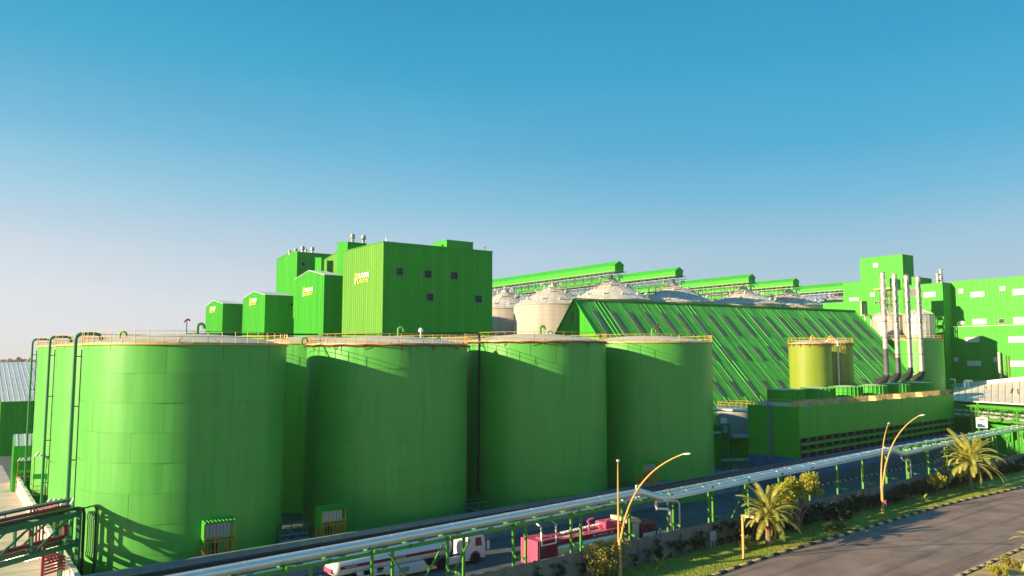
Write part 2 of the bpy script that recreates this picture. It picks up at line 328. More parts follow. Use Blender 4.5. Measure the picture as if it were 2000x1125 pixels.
strip('edge_line', [W(s, kerb_o(s) - 0.35) for s in ss], [W(s, kerb_o(s) - 0.50) for s in ss], 0.010, M['paintf'])
strip('edge_line', [W(s, kerb_o(s) - ROADW + 0.55) for s in ss], [W(s, kerb_o(s) - ROADW + 0.38) for s in ss], 0.010, M['paint'])
for a, b in (((1692, 1111), (1728, 1099)), ((1793, 1076), (1831, 1064))):
    a = P(*a); b = P(*b); n = (-(b[1] - a[1]), b[0] - a[0]); L = hypot(*n); n = (n[0] / L * .07, n[1] / L * .07)
    sheet('lane_dash', [(a[0] - n[0], a[1] - n[1]), (b[0] - n[0], b[1] - n[1]), (b[0] + n[0], b[1] + n[1]), (a[0] + n[0], a[1] + n[1])], 0.010, M['lanepaint'])
def kerb(label, off, s0, s1, step, group=None):
    t = thing('kerb', label, 'kerb', W(0, 0), RZW, group)
    me = [MB().cham(0.02, step - 0.02, -0.2, 0.2, 0, 0.2, 0.03).mesh('kerb_stone', M[k]) for k in ('kerbb', 'kerby')]
    s, i = s0, 0
    while s < s1:
        y = off(s); a = atan2(off(s + step) - y, step)
        inst('kerb_stone', me[i % 2], t, (s, y, 0), a); s += step; i += 1
    return t
kerb('black and ochre striped kerb between grass verge and road', kerb_o, w_of(P(1380, 1125))[0] - 6, w_of(P(2000, 950))[0] + 6, 1.25)
kerb('pale striped kerb along the far-side planting at the bottom right corner', lambda s: kerb_o(s) - ROADW, f0[0] - 6, f1[0] + 16, 0.95)
a_, b_ = w_of(P(1620, 933)), w_of(P(1793, 899))
kerb('black and ochre kerb on the yard side behind the pipe rack', lambda s: a_[1] - 3.4 + (b_[1] - a_[1]) * (s - a_[0]) / (b_[0] - a_[0]), a_[0] - 14, b_[0] + 20, 0.95)
# grass blades on the verge (nobody could count them)
gb = MB()
s_lo = w_of(P(1200, 1125))[0] - 4
for _ in range(52000):
    s = s_lo + (random.random() ** 1.5) * 85; k = kerb_o(s) + 0.3
    o = k + random.random() * (-0.3 - k); x, y, _z = W(s, o); h = random.uniform(.04, .12); t = random.random() * pi; w = random.uniform(.015, .035)
    gb.v += [(x - w * cos(t), y - w * sin(t), .1), (x + w * cos(t), y + w * sin(t), .1), (x + random.uniform(-.05, .05), y + random.uniform(-.05, .05), .1 + h)]
    n = len(gb.v); gb.f.append((n - 3, n - 2, n - 1))
props(gb.build('grass', M['grassm']), 'short green grass growing on the strip between wall and road', kind='stuff')
# boundary wall by the road, panels between posts
bw = thing('boundary_wall', 'long grey concrete boundary wall between the yard and the grass strip', 'wall', W(0, 0), RZW)
pw = 3.45
pan = MB().bb(0.13, pw - 0.13, -0.07, 0.07, 0, 2.55).bb(0.13, pw - 0.13, -0.10, 0.10, 2.55, 2.63).mesh('wall_panel', M['conc'])
pos = MB().cham(-0.14, 0.14, -0.15, 0.15, 0, 2.68, 0.02).mesh('wall_post', M['conc'])
for i in range(-12, 40):
    inst('wall_panel', pan, bw, (i * pw, 0, 0)); inst('wall_post', pos, bw, (i * pw, 0, 0))
# ------------------------------------------------------------------ tanks
def gooseneck(h, r, m, s=0.32):
    pts = [(0, 0, 0), (0, 0, h)] + [(s - s * cos(t), 0, h + s * sin(t)) for t in [pi * k / 8 for k in range(1, 9)]] + [(2 * s, 0, h - 0.22)]
    b = MB().tube(pts, r, 10); b.lathe([(r * 1.7, 0), (r * 1.7, 0.06)], 12); return b.mesh('vent_pipe', m, True)
GN = gooseneck(0.95, 0.17, M['steelgreen']); GN2 = gooseneck(0.55, 0.12, M['steelgreen']); GNY = gooseneck(0.7, 0.14, M['yellow'])
def railing_mesh(R, h=1.1, n=48, t=0.05, arc=None):
    b = MB(); ring = [(R * cos(2 * pi * k / (n * 2)), R * sin(2 * pi * k / (n * 2))) for k in range(n * 2)]
    for z in (h, h * 0.52): b.tube([(x, y, z) for x, y in ring], t * .6, 5, closed=True)
    for k in range(n): x, y = ring[2 * k]; b.bar((x, y, 0), (x, y, h), t, t)
    return b
CACHE = {}
def tank(label, c, R, zt, m='tank', courses=8, plates=8, group='big green storage tanks', rim='yellow', rise=1.2, foam=False, vents=(), railn=48, name='storage_tank', a0=0.0):
    t = thing(name, label, 'tank', (c[0], c[1], 0), a0, group)
    key = (round(R, 3), round(zt, 3), m)
    if key not in CACHE:
        H = zt / courses; sg = 12 * 8 // plates if plates > 4 else 16
        arc = 2 * pi / plates
        pb = MB(); nn_ = 14
        for z_ in (0.006, H - 0.006):
            for k_ in range(nn_ + 1):
                u_ = 2 * k_ / nn_ - 1; a_ = u_ * (arc / 2 - 0.0008); r_ = R - .055 * u_ ** 4 * (R / 10); pb.v.append((r_ * cos(a_), r_ * sin(a_), z_))
        for k_ in range(nn_): pb.f.append((k_, k_ + 1, nn_ + 2 + k_, nn_ + 1 + k_))
        pl = pb.mesh('shell_plate', M[m], 'all')
        core = MB().lathe([(R - 0.12, 0), (R - 0.12, zt)], 96, cap=False).mesh('shell', M[m], 'all')
        rp = MB().lathe([(R, 0.02), (R * .8, rise * .42), (R * .55, rise * .74), (R * .3, rise * .93), (0.02, rise)], 6, cap=False, a0=0.003, a1=2 * pi / 16 - 0.003).mesh('roof_plate', M['dome'], 'all')
        rimm = MB().lathe([(R - .05, -0.10), (R + .17, -0.10), (R + .17, 0.05), (R + .03, 0.05), (R + .03, 0.14), (R - .05, 0.14)], 96, cap=False).mesh('rim', M[rim], True)
        rl = railing_mesh(R + 0.06, 1.1, railn).mesh('railing', M[rim])
        CACHE[key] = (pl, core, rp, rimm, rl, H)
    pl, core, rp, rimm, rl, H = CACHE[key]
    inst('shell', core, t)
    rnd = random.Random(int(R * 100 + c[0]))
    for i in range(courses):
        for k in range(plates):
            a = 2 * pi * (k + (0.5 if i % 2 else 0) * 0.75) / plates; d = rnd.uniform(-.012, .024)
            inst('shell_plate', pl, t, (d * cos(a), d * sin(a), i * H), a)
    for k in range(16): inst('roof_plate', rp, t, (0, 0, zt), 2 * pi * k / 16)
    inst('rim', rimm, t, (0, 0, zt)); inst('railing', rl, t, (0, 0, zt + 0.1))
    if foam:
        b = MB(); n = 72; q = [(R + .30) for _ in range(n)]
        b.tube([((R + .32) * cos(2 * pi * k / n), (R + .32) * sin(2 * pi * k / n), zt - .10 + .05 * sin(k * 1.7)) for k in range(n)], 0.07, 6, closed=True)
        for k in range(16):
            a = 2 * pi * k / 16; b.bar((R * cos(a), R * sin(a), zt - .65), ((R + .4) * cos(a), (R + .4) * sin(a), zt - .14), .07); b.bar(((R + .02) * cos(a), (R + .02) * sin(a), zt - .16), ((R + .4) * cos(a), (R + .4) * sin(a), zt - .16), .07)
        b.build('foam_pipe', M['maroon'], t, True)
    if R > 9:
        b = MB(); q = rnd.random
        for k in range(26 if foam else 14):
            a = 2 * pi * q(); h = .4 + 2.2 * q() ** 2; w_ = .02 + .035 * q(); rr0 = R + .035; z0_ = zt - .12
            b.add([(rr0 * cos(a - w_ / rr0), rr0 * sin(a - w_ / rr0), z0_), (rr0 * cos(a + w_ / rr0), rr0 * sin(a + w_ / rr0), z0_), (rr0 * cos(a), rr0 * sin(a), z0_ - h)], [(0, 1, 2)])
        props(b.build('rust_run', M['rust'], t), kind='stuff')
    for (vx, vy, me, rz) in vents:
        r = hypot(vx, vy) / R; z = zt + rise * max(0.03, (1 - r) * 1.25 if r > .55 else 0.93 - r * .35)
        inst('vent_pipe', me, t, (vx, vy, min(z, zt + rise) - .06), rz - a0)
    return t
R0 = 10.0
TK = {1: (-34.5, 82.4), 2: (-15.7, 97.7), 3: (3.3, 109.6), 4: (21.5, 122.6)}
d5 = (-13.4, 18.1)
def azp(c, px, z, d=0.0):      # local xy of a point near tank center line for a pixel column, at camera distance offset d
    r = rr(px, 670); y = c[1] + d; return (r * y - c[0], y - c[1])
tv = {}
tank('largest front tank, nearest on the left, half in sunlight', TK[1], R0, 22.25, vents=[(*azp(TK[1], 374, 23, -0.6), GN, 0.3), (*azp(TK[1], 286, 23, 3), GN2, 0), ], a0=radians(62))
tank('second front tank from the left, with dark red foam pipe under its rim', TK[2], R0, 22.45, foam=True, vents=[(*azp(TK[2], 757, 23, -2), GN, 0.2), (*azp(TK[2], 882, 23, 1), GN2, 0), (*azp(TK[2], 612, 23, 3), GN2, 0)], a0=radians(40))
tank('third front tank from the left, beside the black riser pipe', TK[3], R0, 23.05, foam=True, vents=[(*azp(TK[3], 1046, 23, -2), GN, 0.2), (*azp(TK[3], 1087, 23, 3), GN2, 0), (*azp(TK[3], 960, 23, 5), GN2, 0)], a0=radians(20))
tank('rightmost of the four big front tanks, shaded, in front of the striped roof', TK[4], R0, 23.15, vents=[(*azp(TK[4], 1268, 23, -1), GN, 0.2), ], a0=radians(33))
T5 = (TK[1][0] + d5[0], TK[1][1] + d5[1]); T6 = (T5[0] + d5[0], T5[1] + d5[1])
tank('narrow sunlit tank edge just behind the nearest left tank', T5, R0, 22.4)
tank('leftmost tank edge, farthest back in the left column of tanks', T6, R0, 22.5)
tank('back row tank seen in the gap between first and second front tanks', (TK[2][0] + d5[0], TK[2][1] + d5[1]), R0, 22.9)
tank('back row tank whose rail shows over the third front tank', (TK[3][0] + d5[0], TK[3][1] + d5[1]), R0, 23.1)
# riser pipes on the left of the tanks
def riser(c, zt, label, r):
    az = atan2(c[0], c[1]); px_, py_ = -cos(az), sin(az)
    q = lambda o, z, f=0.0: (c[0] + px_ * o + sin(az) * f, c[1] + py_ * o + cos(az) * f, z)
    t = thing('riser_pipe', label, 'pipe', q(R0 + 0.9, 0), 0, 'tall riser pipes on the left of the tanks')
    o = R0 + 0.70; b = MB()
    b.tube([q(o, 0), q(o, zt + .5)] + [q(o - .6 + .6 * cos(k), zt + .5 + .6 * sin(k)) for k in (.3, .6, .9, 1.2, 1.57)] + [q(o - 1.7, zt + 1.1), q(o - 2.1, zt + 1.0), q(o - 2.3, zt + .7), q(o - 2.3, zt)], r, 12)
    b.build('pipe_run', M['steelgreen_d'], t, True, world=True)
    b = MB()
    for z in (zt - 1.2, zt * .72, zt * .48, zt * .25): b.bar(q(R0 - .2, z), q(o, z), .1)
    b.tube([q(R0 + .12, 2), q(R0 + .12, zt - .5)], .05, 6); b.build('bracket', M['black'], t, world=True)
    return t
riser(TK[1], 22.25, 'riser pipe climbing the left side of the nearest tank and bending over its rim', .18)
riser(T5, 22.4, 'riser pipe on the left of the second tank edge, middle of the three', .16)
riser(T6, 22.5, 'riser pipe on the outside of the leftmost tank edge', .15)
# black header pipe over the tank roofs and its drop between tanks two and three
t = thing('header_pipe', 'thin black pipe running over the tank roofs and down between two tanks', 'pipe', (-34.0, 81.5, 23.4))
b = MB(); q = at_y(934, 650, 103.2)
p0 = at_y(366, 652.5, 81.6); p1 = at_y(640, 653, 91.5)
b.tube([(p0[0], p0[1], p0[2] - .1), p0, p1, q], .09, 8)
b.tube([q, (q[0] + .15, q[1] - .1, q[2] - .25), (q[0] + .15, q[1] - .1, 3.2)], .17, 10)
q2 = (q[0] - .4, q[1] - .1); b.tube([(q2[0] + .95, q2[1], q[2] - 1.5), (q2[0] + .95, q2[1], 3.2)], .08, 8)
b.build('pipe_run', M['black'], t, True, world=True)
def monitor(label, loc, h, m, s=1.0):
    t = thing('foam_monitor', label, 'nozzle', loc, 0.5)
    MB().tube([(0, 0, 0), (0, 0, h)], .07 * s, 8).build('post', M['black'], t)
    b = MB().tube([(-.45 * s, 0, h - .15), (-.1, 0, h + .12), (.25 * s, 0, h + .22), (.5 * s, 0, h + .05)], [.07 * s, .16 * s, .18 * s, .09 * s], 8).tube([(0, -.3 * s, h + .1), (0, .3 * s, h + .1)], .05 * s, 6)
    b.build('nozzle_head', m, t, True); return t
monitor('dark red foam monitor standing on top of the nearest tank', (p0[0] - .1, p0[1], 23.4), 1.35, M['maroon'], .65)
q = at_y(1284, 645, 121.5); monitor('dark red monitor on the roof of the rightmost front tank', (q[0], q[1], 23.9), 2.0, M['maroon'], .7)
q = at_y(822, 645, 97); tw = thing('roof_vent', 'small white pressure vent on the roof of the second tank', 'vent', (q[0], q[1], 23.4))
MB().lathe([(.1, 0), (.1, .7), (.3, .75), (.32, 1.0), (.12, 1.25)], 12).build('vent_body', M['white'], tw, True)
# cages on the bund wall
def cage(label, px, py_base, py_top, zb, wpx, lit=True):
    p = P(px, py_base, zb); n = DW
    d = hypot(p[0], p[1]); w = wpx / 1500 * d * 0.9; h = (py_base - py_top) / 1500 * d * .98
    t = thing('valve_platform', label, 'platform', (p[0], p[1], 0), RZW, 'caged valve platforms on the tank wall')
    z0, z1 = zb, zb + h
    dp = 1.5
    MB().bb(0, w, 0, dp, z0 - .1, z0).build('platform_floor', M['orange'], t)
    fr = MB()
    for x in (0.03, w * .35, w - .03):
        for y in (0.03, dp - .03): fr.bar((x, y, z0), (x, y, z1 - .05), .08)
    for y in (0, dp):
        for k in range(1, 9): fr.bar((w * k / 9, y, z0), (w * k / 9, y, z0 + 1.35), .05)
        fr.bar((0, y, z0 + 1.35), (w, y, z0 + 1.35), .07); fr.bar((0, y, z0 + .5), (w, y, z0 + .5), .05)
    for x in (0, w):
        for k in range(1, 5): fr.bar((x, dp * k / 5, z0), (x, dp * k / 5, z0 + 1.35), .05)
        fr.bar((x, 0, z0 + 1.35), (x, dp, z0 + 1.35), .07)
    fr.build('cage_frame', M['orange'], t)
    ld = MB()
    for x in (w * .72, w * .92): ld.bar((x, -.12, 0.2), (x, -.12, z0 + 1.2), .05)
    z = .4
    while z < z0: ld.bar((w * .72, -.12, z), (w * .92, -.12, z), .04); z += .3
    ld.build('ladder', M['orange'], t)
    nsh = 9; sh = MB().add([(0, -.25, 0), (.10, -.25, .12), (.20, -.25, .12), (.28, -.25, 0), (.33, -.25, 0), (0, dp + .1, .18), (.10, dp + .1, .30), (.20, dp + .1, .30), (.28, dp + .1, .18), (.33, dp + .1, .18)], [(i, i + 1, i + 6, i + 5) for i in range(4)]).mesh('roof_sheet', M['clad'])
    for k in range(nsh): inst('roof_sheet', sh, t, (k * (w + .2) / nsh - .1, 0, z1 - .1)).scale = ((w + .2) / nsh / .33, 1, 1)
    gs = MB().cham(.02, w * .8 / 7 - .02, .0, .10, z0 + 1.75, z1 - .15, .015).mesh('screen_slat', M['greybox'])
    for k in range(7): inst('screen_slat', gs, t, (.1 + k * w * .8 / 7, 0, 0))
    fr2 = MB().bar((0, -.03, z0 + 1.68), (w, -.03, z0 + 1.68), .08).bar((w * .45, -.03, z0), (w * .45, -.03, z0 + 1.7), .07).build('mid_rail', M['orange'], t)
    MB().bb(-.06, 0, 0, dp, z0 + 1.0, z1 - .1).build('side_sheet', M['clad'], t)
    MB().bb(w * .3, w * .42, .5, .8, z0, z0 + 1.2).lathe([(.12, 0), (.12, 1.0)], 10, (w * .5, .7, z0)).build('valve', M['black'], t)
cage('valve platform with bright lit corrugated roof in front of the nearest tank', 398, 1090, 1028, 2.4, 60)
cage('valve platform with shaded roof in front of the second front tank', 628, 1054, 1000, 2.4, 54)
cage('small valve platform seen behind the curved lamp arm, at the fourth tank', 1257, 945, 907, 4.1, 45)
# bund wall
b0, b1 = P(457, 1078, 3.3), P(1300, 940, 3.3)
rzb = atan2(b1[1] - b0[1], b1[0] - b0[0]); Lb_ = hypot(b1[0] - b0[0], b1[1] - b0[1])
t = thing('bund_wall', 'low blue-grey containment wall in front of the four big tanks', 'wall', (b0[0], b0[1], 0), rzb)
me = MB().bb(0.01, 3.99, 0, .3, 0, 3.22).bb(0.01, 3.99, -.05, .35, 3.22, 3.32).mesh('wall_panel', M['bund'])
nb = int(Lb_ / 4) + 5
for i in range(-4, nb): inst('wall_panel', me, t, (i * 4.0, 0, 0))
ca, sa = cos(rzb), sin(rzb)
e = (b0[0] + ca * nb * 4, b0[1] + sa * nb * 4)
me2 = MB().bb(0, .3, 0.01, 3.99, 0, 2.4).bb(-.05, .35, 0.01, 3.99, 2.4, 2.5).mesh('wall_panel', M['bund'])
for i in range(8): inst('wall_panel', me2, t, (nb * 4 - .02, 0.36 + i * 4, 0))
# piping in the gaps between tanks
def gap_pipes(label, px, Y, n, wid):
    q = at_y(px, 1000, Y); t = thing('pipe_manifold', label, 'pipes', (q[0], q[1], 0), RZA)
    b = MB(); rd = random.Random(int(px))
    for k in range(n):
        z = .5 + k * .5; y = rd.uniform(-1, 1); b.tube([(-wid / 2, y, z), (wid / 2, y, z)], rd.uniform(.06, .16), 8)
    b.tube([(0, -1, 0), (0, -1, 2.6), (0, 2, 2.6)], .13, 8); b.build('pipe_run', M['bund'], t, True)
    b = MB()
    for x in (-wid / 2, 0, wid / 2): b.bar((x, -1.1, 0), (x, -1.1, 3.6), .1); b.bar((x, 1.1, 0), (x, 1.1, 3.6), .1)
    for y in (-1.1, 1.1): b.bar((-wid / 2, y, 3.6), (wid / 2, y, 3.6), .08); b.bar((-wid / 2, y, 3.0), (wid / 2, y, 3.0), .05)
    b.build('support_frame', M['soot2'], t)
gap_pipes('pipes and grey frame in the dark gap between first and second front tanks', 577, 82, 5, 3)
gap_pipes('pipes on supports at the foot between second and third front tanks', 925, 95, 4, 4)
gap_pipes('pipes at the foot between third and fourth front tanks', 1195, 109, 3, 4)
# ------------------------------------------------------------------ clad buildings
def poly_z(prof, t):
    for (a, za), (b, zb) in zip(prof, prof[1:]):
        if t <= b + 1e-6: return za + (zb - za) * (t - a) / max(1e-6, b - a)
    return prof[-1][1]
RIB = [(0, 0), (.30, 0), (.34, .05), (.40, .05), (.44, 0), (.90, 0), (.93, .07), (.98, .07), (1, 0)]
def panels(parent, face, L, zf, z0, w, m, name='wall_panel'):
    n = max(1, round(L / w)); w = L / n; cache = {}
    for i in range(n):
        u0 = i * w; brk = [u for u, _ in zf if u0 < u < u0 + w - 1e-3]
        sec = sorted([(u0 + f * w, d) for f, d in RIB] + [(u, 0) for u in brk])
        tops = [poly_z(zf, u) for u, _ in sec]
        flat = max(tops) - min(tops) < 1e-4 and not brk
        key = round(tops[0], 3) if flat else None
        if flat and key in cache: me = cache[key]
        else:
            base = u0
            vs = []; 
            for (u, d), zt in zip(sec, tops):
                for z in (z0, zt): vs.append((-d, u - base, z) if face == 'L' else (u - base, -d, z))
            me = MB().add(vs, [(2 * k, 2 * k + 2, 2 * k + 3, 2 * k + 1) for k in range(len(sec) - 1)]).mesh(name, M[m])
            if flat: cache[key] = me
        inst(name, me, parent, (0, u0, 0) if face == 'L' else (u0, 0, 0))
class Bld: pass
def bld(name, label, cat, corner, Y, left, right, mL='clad', mR='clad', mRoof='whiteroof', pw=1.0, group=None, z0=0.0, rs=0.0, panelR=True):
    g = Bld(); O = at_y(*corner, Y); g.O = O
    prof = [(0.0, O[2])]
    for px, py in left:
        d = ray(px, py); tt = solve_t(O, B, d[0] / d[1]); yy = O[1] + B[1] * tt; prof.append((tt, CAM_H + d[2] * yy / d[1]))
    La = solve_t(O, A, rr(*right)); yy = O[1] + A[1] * La; d = ray(*right); zr = CAM_H + d[2] * yy / d[1]
    if rs is not None: zr = O[2]
    g.prof, g.La, g.Lb = prof, La, prof[-1][0]
    t = thing(name, label, cat, (O[0], O[1], 0), RZA, group); g.t = t
    dz = zr - O[2]; k = 0.06
    poly = [(max(k, min(g.Lb, y)), z) for y, z in prof]; n = len(poly)
    vs = [(k, y, z - .05) for y, z in poly] + [(k, g.Lb, z0), (k, k, z0)]; vs += [(La, y, z + dz) for _, y, z in vs]
    m_ = n + 2; MB().add(vs, [tuple(range(m_)), tuple(range(2 * m_ - 1, m_ - 1, -1))] + [(i, m_ + i, m_ + (i + 1) % m_, (i + 1) % m_) for i in range(m_)]).build('wall', M[mR], t)
    for (ya, za), (yb, zb) in zip(prof, prof[1:]):
        y_a = ya - (.14 if ya == 0 else 0); y_b = yb + (.14 if yb == g.Lb else 0)
        vs = [(-.14, y_a, za), (-.14, y_b, zb), (La + .1, y_b, zb + dz), (La + .1, y_a, za + dz)]
        vs = vs + [(x, y, z + .1) for x, y, z in vs]
        MB().add(vs, [(0, 1, 2, 3), (7, 6, 5, 4), (0, 4, 5, 1), (1, 5, 6, 2), (2, 6, 7, 3), (3, 7, 4, 0)]).build('roof', M[mRoof], t)
    panels(t, 'L', g.Lb, prof, z0, pw, mL)
    if panelR: panels(t, 'R', La, [(0, O[2]), (La, zr)], z0, pw, mR)
    MB().bb(-.09, .02, -.09, .02, z0, O[2]).build('corner_trim', M[mL], t)
    return g
def fpt(g, face, px, py):
    n = (-A[0], -A[1]) if face == 'L' else (-B[0], -B[1]); p = on_plane(px, py, g.O, n); dx, dy = p[0] - g.O[0], p[1] - g.O[1]
    return (dx * A[0] + dy * A[1], dx * B[0] + dy * B[1], p[2])
def fan_me(w, h, face, glass, fr):
    def bx(b, u0, u1, d0, d1, z0, z1): return b.bb(-d1, -d0, u0, u1, z0, z1) if face == 'L' else b.bb(u0, u1, -d1, -d0, z0, z1)
    f = MB(); t = .10
    bx(f, -w / 2, w / 2, 0.02, .2, h / 2 - t, h / 2); bx(f, -w / 2, w / 2, 0.02, .2, -h / 2, -h / 2 + t); bx(f, -w / 2, -w / 2 + t, .02, .2, -h / 2 + t, h / 2 - t); bx(f, w / 2 - t, w / 2, .02, .2, -h / 2 + t, h / 2 - t)
    p = MB(); bx(p, -w / 2 + t, w / 2 - t, 0.075, .09, -h / 2 + t, h / 2 - t)
    return f.mesh('window_frame', M[fr]), p.mesh('pane', M[glass])
WINC = {}
def window(g, face, px, py, wpx, hpx, glass='whitewin', fr='greybox', name='window', fan=False, bars=0):
    x, y, z = fpt(g, face, px, py); d = hypot(g.O[0] + A[0] * x + B[0] * y, g.O[1] + A[1] * x + B[1] * y)
    an = cos(RZA) if face == 'R' else sin(RZA)
    view = atan2(g.O[1] + A[1] * x + B[1] * y, g.O[0] + A[0] * x + B[0] * y); nrm = RZA + (-pi / 2 if face == 'R' else pi)
    w = wpx / 1500 * d / max(.3, abs(cos(view - nrm))); h = hpx / 1500 * d
    key = (face, round(w, 1), round(h, 1), glass, fr)
    if key not in WINC: WINC[key] = fan_me(round(w, 1), round(h, 1), face, glass, fr)
    f, p = WINC[key]; o = inst(name, f, g.t, (x, y, z)); inst('pane', p, o)
    w, h = round(w, 1), round(h, 1)
    if fan:
        b = MB()
        for k in range(5):
            a = 2 * pi * k / 5 + .3; r = min(w, h) * .40; u0, z0, u1, z1 = .1 * r * cos(a), .1 * r * sin(a), r * cos(a), r * sin(a); nx, nz = -sin(a) * r * .22, cos(a) * r * .22
            q = [(u0, z0), (u1 + nx, z1 + nz), (u1 - nx, z1 - nz)]
            b.add([(u, -.13 - .02 * i, zz) if face == 'R' else (-.13 - .02 * i, u, zz) for i, (u, zz) in enumerate(q)], [(0, 1, 2)])
        b.build('fan_blades', M['soot2'], o)
    if bars:
        b = MB()
        for k in range(1, bars):
            u = -w / 2 + w * k / bars; b.bar((u, -.11, -h / 2 + .1) if face == 'R' else (-.11, u, -h / 2 + .1), (u, -.11, h / 2 - .1) if face == 'R' else (-.11, u, h / 2 - .1), .05)
        b.build('glazing_bar', M[fr], o)
    return o
def text_me(s, size, m, name, depth=.03, bold=0.0):
    c = bpy.data.curves.new(name, 'FONT'); c.body = s; c.size = size; c.extrude = depth; c.offset = bold
    o = bpy.data.objects.new(name, c); link(o); dg = bpy.context.evaluated_depsgraph_get(); me = bpy.data.meshes.new_from_object(o.evaluated_get(dg))
    bpy.data.objects.remove(o); me.name = name; me.materials.clear(); me.materials.append(m); return me
def logo(g, px, py, hpx):                    # gold initial with white name, on the left-facing wall
    x, y, z = fpt(g, 'L', px, py); d = hypot(g.O[0] + B[0] * y, g.O[1] + B[1] * y); h = hpx / 1500 * d
    R_ = (pi / 2, 0, -pi / 2)
    inst('logo_initial', text_me('R', h * 1.38, M['gold'], 'logo_initial', .03, h * .03), g.t, (-.13, y, z), rot=R_)
    MB().bb(-.17, -.12, y - h * .04 - h * .18, y - h * .04, z - .02, z + h * .52).build('logo_bar', M['white'], g.t)
    inst('logo_lettering', text_me('RAYAN', h * .66, M['white'], 'logo_lettering', .03, h * .022), g.t, (-.13, y - h * .84, z + h * .42), rot=R_)
    MB().bb(-.15, -.11, y - h * 2.9, y - h * .92, z + h * .22, z + h * .29).bb(-.15, -.11, y - h * 2.9, y - h * .75, z + h * .04, z + h * .09).build('logo_underline', M['gold'], g.t)
G = 'green clad process buildings behind the tanks'
gA = bld('gabled_building', 'smallest green gabled building, leftmost behind the tanks', 'building', (436, 593), 205, [(418, 587), (403, 599)], (475, 593), mR='clad', group=G)
gB = bld('gabled_building', 'second green gabled building from the left behind the tanks', 'building', (518.5, 576), 188, [(496, 569.5), (475, 584)], (573, 578), mR='clad', group=G)
gC = bld('gabled_building', 'tall green gabled building just left of the largest block', 'building', (634, 537), 171.5, [(604, 528.6), (576.5, 546)], (669.5, 538), mR='clad', group=G)
gM = bld('main_process_building', 'largest green building block with five wall fans', 'building', (749.5, 472), 150, [(671, 491)], (961.5, 491.5), mL='clad_pale', mR='clad', mRoof='clad', group=G, rs=None)  # shaded right wall keeps the deeper green, so part of its shade is colour
gD = bld('process_building', 'tall green building at the back left with roof cowls', 'building', (581, 492), 214, [(570, 491.5), (541, 507.5)], (655, 496), mR='clad', mRoof='clad', group=G)
gD2 = bld('process_building', 'narrow green shaft between the back-left building and the largest block', 'building', (628, 504), 188, [(616, 503.5)], (633, 505), mRoof='clad', group=G)
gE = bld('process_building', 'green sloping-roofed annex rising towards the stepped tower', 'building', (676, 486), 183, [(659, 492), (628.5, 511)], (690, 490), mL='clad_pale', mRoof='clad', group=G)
gE2 = bld('process_building', 'stepped green tower carrying two roof cowls beside the largest block', 'building', (679.5, 473), 180, [(659.5, 473.5)], (716, 477.5), mR='clad', mRoof='clad', group=G)
logo(gM, 694, 555, 21); logo(gC, 592.5, 579, 16.5); logo(gB, 488.5, 597, 13.5); logo(gA, 411, 611.5, 12)
for px, py in ((780.5, 531), (835.6, 535.5), (886.8, 538.5), (839.7, 580.5), (934, 584)): window(gM, 'R', px, py, 12.5, 14, 'dark', 'soot2', fan=True)
window(gB, 'R', 569, 595.5, 5.5, 7, 'dark', 'greybox'); window(gD, 'R', 591.5, 516, 7, 8, 'dark', 'greybox', fan=True)
# parapet trims
for g, mm in ((gM, 'clad'),):
    MB().bb(-.2, g.La, -.18, -.1, g.O[2] - .25, g.O[2] + .0).build('eave_trim', M[mm], g.t)
x, y, z = fpt(gM, 'R', 882, 489)
t = thing('roof_cabin', 'small green plant cabin on the roof of the largest block', 'cabin', (gM.O[0] + A[0] * x + B[0] * 2, gM.O[1] + A[1] * x + B[1] * 2, gM.O[2] - .7), RZA)
MB().bb(0, 6.6, 0, 5.6, 0, 2.6).build('wall', M['clad'], t); MB().bb(-.1, 6.7, -.1, 5.7, 2.62, 2.75).build('roof', M['clad'], t)
MB().bb(-.06, -.01, 1.3, 2.2, 0.1, 1.9).build('door', M['dark'], t)
for k in range(7): MB().bar((.5 + k * .95, -.03, .05), (.5 + k * .95, -.03, 2.5), .06).build('wall_rib', M['clad'], t)
def cowl(label, px, py_top, py_bot, Y, wpx, grp):
    p = at_y(px, py_bot, Y); q = at_y(px, py_top, Y); h = q[2] - p[2]; r = wpx / 2 / 1500 * Y
    t = thing('roof_cowl', label, 'vent', p, 0, grp)
    MB().lathe([(r * .62, -.6), (r * .62, h * .38), (r, h * .52), (r, h * .80), (r * .75, h)], 16).build('cowl_body', M['stack'], t, True)
    MB().lathe([(r * 1.06, h * .5), (r * 1.06, h * .56)], 16).lathe([(r * 1.05, h * .77), (r * 1.05, h * .82)], 16).build('cowl_band', M['soot2'], t, True)
cowl('left one of the two tall cowls on the stepped tower', 688.5, 457, 474, 182, 9.5, 'rust and cream roof cowls')
cowl('right one of the two tall cowls on the stepped tower', 709.8, 459.5, 476, 184, 9.5, 'rust and cream roof cowls')
for px, a_, w_, l_ in ((565.5, 489, 6, 'lowest roof cowl at the far left of the back-left building'), (577.5, 485, 7.5, 'second roof cowl from the left on the back-left building'), (590.8, 481, 8.5, 'largest cowl on the back-left building'), (597.5, 486.5, 5.5, 'small cowl tucked right of the largest one on the back-left building'), (609.8, 482.5, 8, 'rightmost cowl on the back-left building')):
    cowl(l_, px, a_, 494, 219, w_, 'rust and cream roof cowls')
def mast(label, px, py0, py1, Y, grp='thin roof masts'):
    p = at_y(px, py1, Y); q = at_y(px, py0, Y); h = q[2] - p[2]; t = thing('roof_mast', label, 'mast', p, 0, grp)
    MB().tube([(0, 0, -.5), (0, 0, h)], .06, 6).build('pole', M['stack'], t); MB().lathe([(.02, h * .7), (.22, h * .75), (.02, h * .85)], 8).bar((-.3, 0, h * .95), (.3, 0, h * .95), .06).build('finial', M['maroon'], t)
